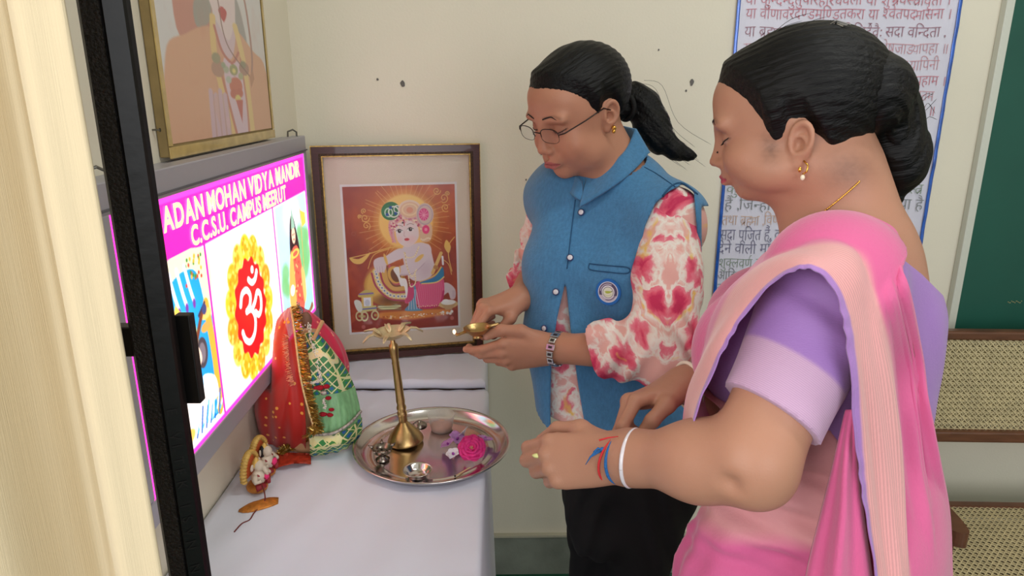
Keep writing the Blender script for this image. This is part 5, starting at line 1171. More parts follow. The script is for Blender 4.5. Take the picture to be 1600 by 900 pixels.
# glasses, earring
m_gun = mat('gunmetal_wire', (60, 50, 48), .3, .9); m_len = mat('tinted_lens', (206, 200, 226), .02, trans=1, ior=1.08, spec=.6, alpha=.22)
gl = thing('eyeglasses', None, None); gl.parent = pb; put(gl, RhB, tB, sB); del_ = None
def lens_pts(s, n=28):
    P = []
    for a in np.linspace(0, 2*math.pi, n, endpoint=False):
        ca, sa = math.cos(a), math.sin(a); x = .0235*np.sign(ca)*abs(ca)**.7; z = .0135*np.sign(sa)*abs(sa)**.75; P.append((s*(.0335)+x, .1085-.10*abs(abs(.0335+s*x)-.012)*1.0-.0012, -.006+z))
    return P
for s in (-1, 1):
    P = lens_pts(s); MB().tube(P[:14]+[P[14]], .0009, 6).build('rim', m_gun, gl, True); MB().tube(P[14:]+[P[0]], .0005, 5).build('lens_edge', m_gun, gl, True)
    MB().add(P, [tuple(range(len(P)))]).build('lens', m_len, gl)
    MB().tube([(s*.0575, .1035, -.002), (s*.068, .096, .000), (s*.0745, .05, .006), (s*.0765, .005, .012), (s*.0755, -.012, .002)], .0013, 6).build('temple_arm', m_gun, gl, True)
    MB().tube([(s*.012, .108, -.004), (s*.0085, .1055, -.010)], .0009, 5).build('nose_pad', m_gun, gl)
MB().tube([(-.011, .1085, -.001), (0, .1115, .001), (.011, .1085, -.001)], .0011, 6).build('bridge', m_gun, gl, True)
m_au = mat('bright_gold', (232, 180, 84), .25, 1)
er = MB().blob((0, 0, 0), (.0045, .0045, .0045), 10, jit=.2).blob((0, 0, -.006), (.0036, .0036, .004), 8).build('earring', m_au, pb, True); er.location = tB+RhB@np.array([-.0800, -.007, -.030])
# --- kurta, vest
FK = Field(.0036); torsoB(FK, .004)
hem = PB(885, 664, 1.2)[2]
FK.chain([PB(884, 320, 1.27), PB(886, 420, 1.255), PB(888, 520, 1.255), PB(892, 660, 1.26)], [.030, .034, .036, .038], .09)
FK.push(RB, hiB); FK.ell((0, .0, -.02), (.160, .134, .17), .05); FK.pop(); FK.cuts.append(lambda P: hem-P[:, 2]); FK.cuts.append(lambda P: .062-capd(P, neckB-[0, 0, .05], neckB+[0, 0, .1]))
def wrinkle(P, d): return d+.0022*np.sin(34*P[:, 2]+9*np.sin(14*P[:, 0])+6*P[:, 1])+.0014*np.sin(70*P[:, 0]+40*P[:, 2])
# sleeves
FSl = Field(.0032); cufL = elL+(wrL-elL)*.54; cufR = elR+(wrR-elR)*.40
FSl.chain([shL, shL*.5+elL*.5, elL, cufL+(wrL-elL)*.04], [.058, .061, .058, .052], .02)
FSl.ell(elL+[.012, 0, -.018], (.035, .05, .035), .03)
nL = unit(wrL-elL)
FSl.cuts.append(lambda P: ((P-cufL)@unit(nL+np.array([0, 0, -.25]))))
FSr = Field(.0032); FSr.chain([shR, shR*.5+elR*.5, elR, cufR+(wrR-elR)*.06], [.055, .056, .055, .052], .02); nR = unit(wrR-elR)
FSr.cuts.append(lambda P: np.where(np.linalg.norm(P-cufR, axis=1) < .12, (P-cufR)@nR, -1))
def slv(F, a, b, sd):
    def post(P, d):
        ax = unit(b-a); t = (P-a)@ax; g = np.exp(-((t-np.linalg.norm(b-a))/.07)**2)
        return d+(.0016+.0035*g)*np.sin(95*t+6*np.sin(30*P[:, 0]+sd)+22*P[:, 1])+.0016*np.sin(46*t+30*P[:, 1]+14*P[:, 2])
    F.post = post
slv(FSl, shL, elL, 0); slv(FSr, shR, elR, 2)
# pink printed cloth: mirrored watercolour blotches with yellow touches
m_ku = mat('pink_ikat_print', (236, 120, 140), .75, bump=(300, .15)); nt = m_ku.node_tree; N = nt.nodes; Lk = nt.links; b_ = N['Principled BSDF']
at = N.new('ShaderNodeAttribute'); at.attribute_name = 'cloth'
def nd(t, **k):
    n = N.new(t)
    for a, v in k.items(): setattr(n, a, v)
    return n
nz = nd('ShaderNodeTexNoise'); nz.inputs['Scale'].default_value = 26; nz.inputs['Detail'].default_value = 4; Lk.new(at.outputs['Vector'], nz.inputs['Vector'])
mixv = nd('ShaderNodeMix', data_type='VECTOR'); mixv.inputs['Factor'].default_value = .045; Lk.new(at.outputs['Vector'], mixv.inputs[4]); Lk.new(nz.outputs['Color'], mixv.inputs[5])
vo = nd('ShaderNodeTexVoronoi'); vo.feature = 'SMOOTH_F1'; vo.inputs['Scale'].default_value = 22; vo.inputs['Smoothness'].default_value = .35; Lk.new(mixv.outputs[1], vo.inputs['Vector'])
n2 = nd('ShaderNodeTexNoise'); n2.inputs['Scale'].default_value = 44; n2.inputs['Detail'].default_value = 3; n2.inputs['Distortion'].default_value = 1.2; Lk.new(mixv.outputs[1], n2.inputs['Vector'])
ad = nd('ShaderNodeMath', operation='MULTIPLY_ADD'); Lk.new(n2.outputs['Fac'], ad.inputs[0]); ad.inputs[1].default_value = .55; Lk.new(vo.outputs['Distance'], ad.inputs[2])
cr = nd('ShaderNodeValToRGB')
for i, (p, q) in enumerate([(.42, (200, 44, 90)), (.53, (226, 88, 116)), (.65, (232, 128, 146)), (.71, (238, 214, 206)), (.78, (240, 234, 226)), (.88, (232, 176, 168))]):
    e = cr.color_ramp.elements[i] if i < 2 else cr.color_ramp.elements.new(p); e.position = p; e.color = s8(*q)
Lk.new(ad.outputs[0], cr.inputs[0])
n3 = nd('ShaderNodeTexNoise'); n3.inputs['Scale'].default_value = 30; Lk.new(mixv.outputs[1], n3.inputs['Vector']); r3 = nd('ShaderNodeMapRange'); r3.inputs[1].default_value = .66; r3.inputs[2].default_value = .74; Lk.new(n3.outputs['Fac'], r3.inputs[0])
my = nd('ShaderNodeMix', data_type='RGBA'); my.inputs[7].default_value = s8(238, 196, 92); Lk.new(r3.outputs[0], my.inputs['Factor']); Lk.new(cr.outputs[0], my.inputs[6]); Lk.new(my.outputs[2], b_.inputs['Base Color'])
for nm, F, a, b in [('sleeve', FSl, shL, elL), ('sleeve', FSr, shR, elR)]:
    V, Q = F.mesh(); ax = unit(b-a); t = (V-a)@ax; r = V-a-np.outer(t, ax); u = r@unit(np.cross(ax, FW)); uv = np.stack([np.abs(u+.012)*1.0+.02*np.sin(V[:, 2]*20), V[:, 2]*.8, V[:, 1]*.25], 1)
    pymesh(nm, V, Q, m_ku, pb, True, {'cloth': uv})
FK.post = wrinkle; V, Q = FK.mesh(); L_ = (V-chB)@RB; pymesh('kurta', V, Q, m_ku, pb, True, {'cloth': np.stack([np.abs(L_[:, 0]-.03)*.9+.1, L_[:, 2]*.75, L_[:, 1]*.2], 1)})
FV = Field(.0034); torsoB(FV, .013)
FV.chain([PB(880, 300, 1.26), PB(882, 420, 1.245), PB(884, 520, 1.245), PB(888, 650, 1.25)], [.040, .044, .046, .046], .09)
FV.push(RB, hiB); FV.ell((0, .0, .0), (.166, .140, .165), .05); FV.pop()
hemV = PB(1000, 694, 1.2)[2]
BIG = (np.array([-5, -5, -5.]), np.array([5, 5, 5.]))
FV.cuts.append(lambda P: (hemV+.05*np.clip(((P-hiB)@RB)[:, 0]/.15, 0, 1))-P[:, 2])
FV.cuts.append(lambda P: .058-capd(P, neckB-[0, 0, .04]+fB*.01, neckB+[0, 0, .12]+fB*.05))
armL_poly = [(1044, 300), (1066, 288), (1084, 300), (1092, 400), (1093, 490), (1070, 600), (990, 600), (996, 486), (1000, 400), (1008, 352), (1024, 318)]
armR_poly = [(845, 250), (848, 300), (846, 400), (850, 470), (700, 520), (760, 250)]
FV.cuts.append(lambda P: -np.maximum(pxd(P, armL_poly), capd(P, shL, elL)-.095))
FV.cuts.append(lambda P: np.minimum(.058-capd(P, shR+lB*-.020, elR), .02-((P-shR)@fB)-.0*P[:, 0]))
trim_ = [(1096, 322), (1160, 322), (1160, 470), (1104, 490), (1097, 420)]
for F_c in (FV, FK): F_c.cuts.append(lambda P: -pxd(P, trim_))
wedge = [(884, 438), (870, 500), (862, 560), (860, 640), (862, 720), (921, 720), (915, 672), (903, 600), (892, 520), (886, 462)]
FV.cuts.append(lambda P: -np.maximum(pxd(P, wedge), -((P-chB)@fB)+.02))
FV.post = lambda P, d: d+.0016*np.sin(26*P[:, 2]+10*np.sin(9*P[:, 0]))*np.clip((1.15-P[:, 2])/.1, 0, 1)+.0008*np.sin(60*P[:, 0]+50*P[:, 2])
m_vest = mat('blue_linen_vest', (68, 128, 174), .8, noise=(210, .14, (1, 1, .35)), bump=(260, .3), sheen=.25)
V, Q = FV.mesh(); pymesh('vest', V, Q, m_vest, pb, True)
# mandarin collar: a standing band around the neck
lo_px = [(911, 304), (928, 297), (950, 284), (972, 268), (992, 247), (1006, 226)]; up_px = [(919, 268), (936, 266), (954, 257), (970, 244), (983, 224), (992, 202)]
Lo = []; Up_ = []
for (x0, y0), (x1, y1) in zip(lo_px, up_px):
    cut_ = FV.cuts.pop(1); p = FV.hit(x0, y0); FV.cuts.insert(1, cut_); p = PB(x0, y0, 1.19) if p is None else p+unit(CO-p)*.002; z = (p-CO)@FW; Lo.append(p); q = PZ(x1, y1, z+.016); Up_.append(q)
Lo2 = [Lo[0]]+[PB(*q) for q in [(899, 296, 1.19), (888, 280, 1.23), (886, 255, 1.30), (930, 214, 1.37)]]+[Lo[-1]]; Up2 = [PB(*q) for q in [(910, 284, 1.185), (901, 274, 1.20), (892, 262, 1.24), (892, 240, 1.30), (935, 195, 1.36)]]+[Up_[-1]]
for A, B_ in ((Lo, Up_), (Lo2, Up2)):
    a_ = spline(A, 6); b2 = spline(B_, 6); G = np.array([a_*(1-q)+b2*q for q in np.linspace(-.55, 1, 8)]).transpose(1, 0, 2); MB().grid(G if A is Lo else G[::-1], .0035).build('collar', m_vest, pb, True)
MB().tube(spline([q+unit(CO-q)*.0015 for q in Lo], 5), .0008, 5).build('collar_seam', mat('dark_blue_stitch', (38, 84, 124), .85), pb)
MB().tube([PB(921, 272, 1.2), PB(925, 284, 1.19)], .0022, 6).build('black_beads', mat('black_bead', (14, 12, 12), .3), pb, True)
# seams, pockets, buttons, badge
m_seam = mat('dark_blue_stitch', (38, 84, 124), .85); m_btn = mat('white_shell_button', (222, 220, 226), .3, coat=.5); m_brm = mat('dark_blue_button_rim', (52, 66, 112), .35)
FVs = FV
def seam(P, name, r=.0011):
    Q_ = [on_surf(FVs, x, y, .0004)[0] for x, y in spline(P, 6)]; Q_ = [q for q in Q_ if q is not None]
    if len(Q_) > 2: return MB().tube(Q_, r, 6).build(name, m_seam, pb, True)
seam([(1016, 345), (1040, 300), (1064, 286), (1090, 304)], 'armhole_seam', .0018); seam([(1000, 470), (1001, 400), (1012, 350)], 'armhole_seam', .0018)
seam([(985, 252), (1020, 268), (1055, 292)], 'shoulder_seam', .0008); seam([(899, 312), (893, 360), (886, 420)], 'placket_edge', .0012)
seam([(921, 412), (950, 415), (981, 418), (980, 427), (950, 425), (922, 421), (921, 412)], 'pocket_welt', .0012); seam([(985, 588), (1012, 586), (1040, 574)], 'lower_pocket_edge', .0018); seam([(1062, 520), (1078, 560), (1086, 600)], 'side_seam', .0008)
def disc_on(px, py, r, name, parts, parent=pb):
    p, n = on_surf(FVs, px, py, .0012)
    if p is None: return None
    R = frame_of(unit(np.cross(n, RT)), n); e = thing(name, None, None); e.parent = parent; M = np.eye(4); M[:3, :3] = R; M[:3, 3] = p; e.matrix_local = Matrix(M.tolist()); return e
for px, py in [(909, 332), (891, 403), (869, 456), (852, 513)]:
    e = disc_on(px, py, 0, 'button', None)
    if e is None: continue
    MB().lathe([(0, .0032), (.0044, .0032), (.0054, .0038), (.0068, .0030), (.0070, .001), (.006, 0), (0, 0)], 20).build('button_rim', m_brm, e, True); MB().lathe([(0, .0040), (.0042, .0040), (.0050, .0034), (.0050, .002), (0, .002)], 18).build('button_face', m_btn, e, True)
e = disc_on(951, 456, 0, 'badge', None)
c = Canvas(72, 72, (-36, -36, 36, 36), (60, 120, 176))
c.ell(0, 0, 35, 35, (22, 106, 190)); c.ell(0, 0, 27.5, 27.5, (232, 232, 240)); c.ell(0, 0, 26, 26, (84, 74, 106)); c.poly([(-30, 9), (30, 9), (22, 32), (-22, 32)], (196, 190, 206), a=1.0*1); c.ell(0, 0, 31.5, 31.5, (22, 106, 190), ring=7.5); c.ell(0, 0, 27.3, 27.3, (232, 232, 240), ring=1.6)
for k in range(22):
    a = math.pi*(1.05+.90*k/33); c.ell(21.5*math.cos(a), 21.5*math.sin(a), 1.2, 1.9, (206, 196, 214), rot=math.degrees(a)); a = math.pi*(.16+.66*k/33); c.ell(21.5*math.cos(a), 21.5*math.sin(a), 1.0, 1.7, (96, 84, 120), rot=math.degrees(a))
c.ell(0, 0, 18, 18, (236, 236, 242)); c.ell(0, 1, 14.5, 14.5, (96, 96, 104), ring=1.5); c.ell(0, 1, 13.5, 13.5, (226, 230, 214)); c.poly([(-9, -1), (0, -3), (9, -2), (6, 2), (-4, 4)], (176, 190, 74), 4); c.line([(-10, 8), (0, 10), (9, 6)], 1.6, (200, 206, 160), 4); c.poly([(8, -3), (12, -4), (10, 0)], (90, 84, 60))
W_ = c.W; keep = c
MB().lathe([(0, 0), (.0245, 0), (.0248, .0008), (0, .0016)], 40).build('badge_back', mat('blue_badge_edge', (22, 106, 190), .6), e)
xs = np.linspace(-1, 1, 72); V = np.array([(x*.0245, y*.0245, .0019) for y in xs for x in xs]); F_ = [(j*72+i, j*72+i+1, (j+1)*72+i+1, (j+1)*72+i) for j in range(71) for i in range(71) if math.hypot(xs[i]+.014, xs[j]+.014) < .985]
pymesh('badge_print', V, F_, mat('badge_print', rough=.5, attr='print'), e, False, {'print': lin(np.clip(c.A[::-1].reshape(-1, 3), 0, 1))})
# watch
m_wt = mat('bright_watch_steel', (206, 204, 206), .2, 1); wc = wrL+(elL-wrL)*.055; wax = unit(wrL-elL); Rw = frame_of((0, 0, 1), wax)
wa = thing('wristwatch', None, None); wa.parent = pb; M = np.eye(4); M[:3, :3] = Rw; M[:3, 3] = wc; wa.matrix_local = Matrix(M.tolist())
for k in range(15):
    a = 2*math.pi*k/15; R = rotm('Z', math.degrees(a)); MB().box(R@np.array([.0315, 0, 0]), (.0035, .0112, .017 if k % 2 else .013), R, bev=.0008).build('watch_link', m_wt, wa)
    MB().box(R@np.array([.0325, 0, 0]), (.003, .0045, .007), R).build('link_inlay', mat('dark_link_inlay', (70, 60, 60), .4, .6), wa)
# black trousers
FP = Field(.006); kn = .42
for s in (-1, 1):
    h0 = hiB+lB*s*.075+[0, 0, -.04]; k0 = np.array([hiB[0]+lB[0]*s*.045-.012, hiB[1]+lB[1]*s*.05, .46]); a0 = np.array([k0[0]+.01, k0[1]+.01, .075]); FP.chain([h0, k0, a0], [.088, .062, .046], .03)
FP.chain([PB(902, 640, 1.275), PB(922, 720, 1.275), PB(930, 830, 1.28)], [.026, .040, .050], .06)
FP.push(RB, hiB); FP.ell((0, 0, .0), (.144, .114, .13), .05); FP.pop()
FP.post = lambda P, d: d+.003*np.sin(40*P[:, 2]+8*np.sin(20*P[:, 0]))
V, Q = FP.mesh(); pymesh('trousers', V, Q, mat('black_trouser_cloth', (16, 15, 17), .9), pb, True)
for s in (-1, 1):
    FF = Field(.005); a0 = np.array([hiB[0]+lB[0]*s*.05, hiB[1]+lB[1]*s*.06, .03]); FF.cap(a0-fB*.05, a0+fB*.14, .034, .028, .02); FF.cap(a0+[0, 0, .0], a0+[0, 0, .07], .036, .036, .02); FF.P.append(((lambda P: P[:, 2]-.002), BIG[0], BIG[1], .001, 's'))
    V, Q = FF.mesh(); pymesh('shoe', V, Q, mat('dark_shoe_leather', (30, 26, 26), .4), pb, True)
# --- the little lamp she holds
dc = PB(746, 519, 1.165); di = thing('hand_lamp', 'small brass oil lamp with a burning wick held between both hands', 'lamp', dc, (ZM(4), ZM(-5), ZM(8)))
di.scale = (.95, .95, .95)
MB().lathe([(0, -.0115), (.0085, -.0118), (.0095, -.0108), (.006, -.0085), (.0065, -.0065), (.014, -.0035), (.021, .004), (.0255, .0105), (.0265, .0108), (.0250, .0098), (.0195, .004), (.012, -.001), (0, -.002)], 32, sx=1.06, sy=.86).build('bowl', m_br, di, True)
G = []
for r, z, wd in [(.014, .002, .010), (.022, .0055, .0085), (.030, .0035, .0052), (.037, .0015, .0040), (.043, .001, .0034)]: G.append([np.array([-r, wd*q, z-.004*(1-q*q)]) for q in np.linspace(-1, 1, 7)])
MB().grid(np.array(G)[:, ::-1], .0014).build('spout', m_br, di, True)
MB().tube([(.020, 0, .008), (.030, .0, .010), (.040, .002, .010), (.046, .003, .0095)], [.0042, .0032, .0036, .0042], 10).build('handle', m_br, di, True)
MB().tube([(-.034, 0, .0012), (-.041, 0, .0026), (-.0445, 0, .004)], .0014, 6).build('wick', mat('burning_wick', (150, 96, 60), .9), di, True)
MB().blob((-.0455, 0, .0075), (.0030, .0030, .0048), 12).build('flame', mat('flame', (255, 220, 160), emit=5, emitcol=(1, .66, .34, 1)), di, True)
# =================================================================== woman in the pink sari
ps = thing('person', 'woman in pink sari with purple blouse and hair bun, seen from her left side', 'person')
fS = unit([-.90, .40, 0]); lS = np.array([-fS[1], fS[0], 0]); RS = np.stack([-lS, fS, [0, 0, 1.]], 1)
RhS = head_rot(unit([-.895, .445, 0]), ZM(13), ZM(2)); sS = 1.0; tS = seat_head(RhS, (-.0725, -.012, -.026), 1256, 226, .83, sS)
neckS = PZ(1330, 372, .90); sh1 = PZ(1300, 440, .805); el1 = PZ(1170, 724, .765); wr1 = PZ(960, 714, .90)
sh2 = PZ(1275, 450, 1.04); el2 = PZ(1200, 660, 1.13); wr2 = PZ(1068, 600, 1.045)
SKS = (182, 132, 108)
upS = PZ(1352, 478, .94); miS = PZ(1292, 600, .955); hiS = PZ(1266, 830, .97)
def torsoS(F, o=0.):
    F.push(RS, upS); F.ell((0, .0, 0), (.125+o, .082+o, .125+o), .03); F.pop()
    F.push(RS, miS); F.ell((0, .0, 0), (.132+o, .118+o, .165+o), .06); F.ell((-.062, .098, .055), (.066+o, .062+o, .068+o), .05); F.ell((.062, .098, .055), (.066+o, .062+o, .068+o), .05); F.pop()
    F.cap(sh1+[.01, 0, -.005], neckS+[.0, 0, -.03], .052+o, .060+o, .05); F.cap(sh2+[.01, 0, -.005], neckS+[0, 0, -.03], .052+o, .060+o, .05); F.ell(sh1, np.array([.056, .056, .060])+o, .04); F.ell(sh2, np.array([.056, .056, .060])+o, .04)
    F.push(RS, hiS); F.ell((0, -.01, 0), (.124+o, .112+o, .16+o), .06); F.pop()
FSd = Field(.0024)
head_shape(FSd, RhS, tS, sS, .7, es=.96, ez=-.025, zs=.78)
FSd.cap(tS+RhS@np.array([0, -.030, -.055])*sS, neckS+[0, 0, .0], .056, .060, .03); FSd.cap(tS+RhS@np.array([0, .008, -.070]), neckS+fS*.035+[0, 0, -.02], .032, .044, .025); FSd.ell(tS+RhS@np.array([0, .030, -.074]), (.030, .030, .014), .025)
FSd.cap(tS+RhS@np.array([0, -.045, -.070])*sS, upS+np.array([0, 0, .05])+fS*.012, .036, .050, .05)
torsoS(FSd, -.010)
FSd.cap(sh1, el1+(sh1-el1)*.06, .056, .047, .02); FSd.chain([el1, el1*.66+wr1*.34, wr1*.84+el1*.16, wr1], [.044, .0425, .029, .0255], .03); FSd.ell(el1+[.012, 0, -.018], (.026, .030, .022), .03)
FSd.chain([sh2, el2, wr2], [.056, .046, .027], .015)
# left hand (near): palm down, thumb pressed on the bent fingers
hy1 = unit(PZ(868, 720, .93)-wr1); R1 = frame_of(hy1, (-.12, -.80, .58))
tips1, W1 = hand_shape(FSd, R1, wr1+hy1*.004, [(26, 50, 26), (34, 54, 30), (44, 58, 32), (52, 58, 34)], (-5, -3, 0, 4), [(.022, .018, -.010), (.042, .046, -.020), (.046, .082, -.026), (.034, .110, -.034)], 1.0, False, 1.12)
hy2 = unit(PZ(1006, 622, 1.03)-wr2); R2 = frame_of(hy2, (-.34, .42, .84))
tips2, W2 = hand_shape(FSd, R2, wr2+hy2*.004, [(38, 62, 40), (50, 68, 44), (58, 70, 44), (62, 70, 44)], (4, 1, -2, -4), [(.020, .020, -.010), (.038, .048, -.018), (.040, .078, -.032), (.026, .098, -.046)], 1.0, True, 1.08)
for x_, y_, r_ in ((1139, 757, .0032),):
    p_ = FSd.hit(x_, y_)
    if p_ is not None: FSd.ell(p_, (r_*1.3, r_, r_*.8), .022, 's')
V, Q = FSd.mesh()
Lh = ((V-tS)@RhS)/sS; Lr = Lh.copy(); Lh[:, 2] = np.where(Lh[:, 2] < 0, Lh[:, 2]/.78, Lh[:, 2]); near = np.linalg.norm(V-tS, axis=1) < .165; C = np.tile(lin(np.array(SKS)/255.), (len(V), 1)); C[near] = head_paint(Lh[near], SKS, (176, 50, 84))
nails(C, V, tips1, R1[:, 2]); nails(C, V, tips2, R2[:, 2])
nz_ = .5+.5*np.sin(Lr[:, 1]*420+3*np.sin(Lr[:, 2]*300))*np.sin(Lr[:, 2]*380+Lr[:, 1]*200)
w = np.clip(np.exp(-((Lr[:, 1]+.058)/.030)**2-((Lr[:, 2]+.066)/.026)**2)*(.75+.25*nz_)*(Lr[:, 0] < -.01), 0, 1)*near; C = C*(1-.5*w[:, None])+np.array([.03, .02, .017])*.5*w[:, None]      # downy nape hair
w = np.exp(-((Lr[:, 1]-.026)/.011)**2-((Lr[:, 2]+.022)/.020)**2)*(Lr[:, 0] < -.03)*(.5+.5*nz_)*near; C = C*(1-.55*w[:, None])+np.array([.03, .02, .017])*.55*w[:, None]    # side hair before the ear
pymesh('body', V, Q, skin_mat('skin_brown', SKS), ps, True, {'tint': C})
brows(FSd, RhS, tS, sS, ps, 1.0, -.0056)
kS = [(-.14, -.062), (-.085, -.078), (-.062, -.090), (-.045, -.080), (-.030, -.030), (-.018, -.004), (.000, .004), (.010, -.014), (.020, -.018), (.034, .004), (.046, .026), (.062, .046), (.080, .066), (.12, .074)]
hc, *_ = hair_cap('hair', RhS, tS, sS, kS, .012, ps); put(hc, RhS, tS, sS)
# bun in head coordinates
bc = RhS.T@(PZ(1394, 198, .905)-tS)/sS
FB = Field(.0026, .02); FB.ell(bc, (.047, .040, .074), .01); FB.ell(bc+[0, -.006, -.045], (.038, .034, .040), .02); FB.cap(bc+[0, .02, .02], (0, -.09, .02), .036, .05, .02); FB.cap(bc+[0, 0, -.07], bc+[0, .004, -.094], .018, .008, .012); FB.ell(bc+[0, .026, -.058], (.026, .020, .026), .014)
def bung(P, d):
    q = P-bc; a = np.arctan2(q[:, 2], q[:, 1]); r = np.hypot(q[:, 1], q[:, 2]*.6); return d+.0011*np.sin(360*r+2.2*a+14*q[:, 0])+.0005*np.sin(900*r+3*a)
FB.post = bung; V, Q = FB.mesh(); put(pymesh('hair_bun', V, Q, M_HAIR, ps, True), RhS, tS, sS)
wp = []
for k in range(12):
    a = RNG.random()*2.6-.5; p0 = bc+np.array([RNG.standard_normal()*.02, -.040*math.cos(a)*1.0, .072*math.sin(a)]); wp.append([tS+RhS@(q*sS) for q in spline([p0*.97+bc*.03, p0+[0, -.004, .004], p0+[0, -.010-.004*RNG.random(), .010*RNG.standard_normal()]], 3)])
for k in range(14):
    y = -.03+.1*RNG.random(); p0 = np.array([RNG.standard_normal()*.02, y-.03, .118-.25*abs(y-.02)]); wp.append([tS+RhS@(q*sS) for q in spline([p0-[0, -.02, .006], p0+[0, 0, .003], p0+[0, -.02, .004]], 3)])
wisps('loose_hairs', wp, .0003, ps)
pc_ = tS+RhS@(np.array([-.028, -.062, .104])*sS); mb = MB()
for k in range(3): mb.tube([pc_+RhS@np.array([0, .012-.008*k, .003]), pc_+RhS@np.array([-.004, .0, .006-.002*k]), pc_+RhS@np.array([-.008, -.014+.004*k, -.003])], .0012, 6)
mb.build('hair_clip', mat('silver_clip', (190, 190, 194), .2, 1), ps)
# jewellery
lob = tS+RhS@(np.array([-.0775, -.010, -.049])*sS); e = thing('earring', None, None); e.parent = ps; e.location = lob
MB().tube([(.0, .002, .004), (.003, -.004, -.001), (.002, -.005, -.008), (-.001, -.001, -.012)], .0011, 6).build('hoop', m_au, e, True); MB().blob((-.001, -.002, -.0155), (.0028, .0028, .0036), 10).build('pearl', mat('pearl', (236, 222, 196), .2, coat=.6), e, True); MB().blob((-.006, -.003, -.006), (.0022, .0022, .0034), 8).build('gold_drop', m_au, e, True)
nq = FSd.hit(1121, 238)
if nq is not None: MB().blob(nq, (.0014, .0014, .0014), 8).build('nose_pin', mat('dark_garnet', (40, 24, 26), .2), ps, True)
# --- blouse
FBl = Field(.0034); torsoS(FBl, .004)
FBl.cap(sh1, el1, .0635, .0575, .02); FBl.cap(sh2, el2, .064, .056, .02)
a1 = unit(el1-sh1); cu1 = sh1+a1*(.74*np.linalg.norm(el1-sh1)); cn1 = unit(a1+np.array([-.22, 0, -.05]))
FBl.cuts.append(lambda P: np.where(capd(P, sh1, el1) < .10, np.minimum((P-cu1)@cn1, capd(P, sh1, el1)*-1+.085), -1))
zlow = PZ(1290, 650, .95)[2]; FBl.cuts.append(lambda P: zlow-P[:, 2])
neckpl = [(1180, 300), (1182, 420), (1240, 420), (1330, 372), (1372, 380), (1402, 398), (1440, 428), (1480, 468), (1560, 440), (1500, 250)]
FBl.cuts.append(lambda P: -np.maximum(pxd(P, neckpl), -.2))
FBl.post = lambda P, d: d+.0022*np.sin(70*((P-sh1)@a1)+30*P[:, 0]+4*np.sin(26*P[:, 0]+20*P[:, 2]))*np.clip(-((P-cu1)@cn1)/.06-.6, 0, 1)+.0010*np.sin(38*P[:, 2]+25*P[:, 0])
V, Q = FBl.mesh(); t_ = (V-sh1)@a1; dcu = (V-cu1)@cn1; arm = capd(V, sh1, el1) < .082
C = np.tile(lin(np.array((158, 116, 186))/255.), (len(V), 1)); zb_ = arm & (dcu > -.058); zc_ = lin(np.array((196, 158, 190))/255.); wz = (np.clip((dcu+.060)/.0045, 0, 1)*arm)[:, None]; C = C*(1-wz)+zc_*wz
m_bl = stripes(mat('purple_cotton_blouse', rough=.62, attr='tint', bump=(240, .2, (1, 1, 4)), sheen=.2), 3000, .09)
pymesh('blouse', V, Q, m_bl, ps, True, {'tint': C, 'stripe': np.stack([dcu, zb_*1., dcu*0], 1)})
# --- lower wrap of the sari
FW_ = Field(.005); torsoS(FW_, .012)
for z, rx, ry in [(.74, .130, .116), (.60, .136, .12), (.40, .146, .13), (.2, .175, .15), (.04, .18, .155)]:
    FW_.push(RS, np.array([hiS[0]-.0, hiS[1], z])); FW_.ell((0, -.008, 0), (rx, ry, .16), .08); FW_.pop()
FW_.chain([PZ(1142, 825, .93), PZ(1128, 905, .95), PZ(1116, 905, .95)-[0, 0, .4]], [.040, .046, .062], .05)
zt_ = PZ(1290, 604, .95)[2]; FW_.cuts.append(lambda P: P[:, 2]-(zt_-.062*np.clip(-((P-hiS)@fS)/.05, 0, 1))); FW_.cuts.append(lambda P: .004-P[:, 2])
def wrapf(P, d):
    q = (P-hiS)@RS; a = np.arctan2(q[:, 0], q[:, 1]); fr_ = np.exp(-((a+.25)/.55)**2)*np.clip((.98-P[:, 2])/.15, 0, 1); up_ = np.clip((P[:, 2]-.86)/.1, 0, 1)
    return d+.007*fr_*np.sin(a*26+3*P[:, 2])+up_*(.0032*np.sin(120*P[:, 2]+34*q[:, 1]+5*np.sin(12*q[:, 0]))+.0018*np.sin(230*P[:, 2]-30*q[:, 1]))+.002*np.sin(9*a+8*P[:, 2])
FW_.post = wrapf; V, Q = FW_.mesh()
pk = lin(np.array((210, 92, 144))/255.); pe = lin(np.array((218, 150, 154))/255.); q = (V-hiS)@RS
zz = V[:, 2]+.18*q[:, 1]; w = np.clip((zz-(PZ(1280, 780, .9)[2]-.03))/.02, 0, 1)[:, None]*np.clip(1-(V[:, 2:3]-PZ(1280, 600, .9)[2]-.02)/.02, 0, 1)
C = pk*(1-w)+pe*w
m_sari = mat('pink_cotton_sari', rough=.72, attr='tint', bump=(300, .2, (1, 1, .5)), sheen=.35)
pymesh('sari_wrap', V, Q, m_sari, ps, True, {'tint': C})
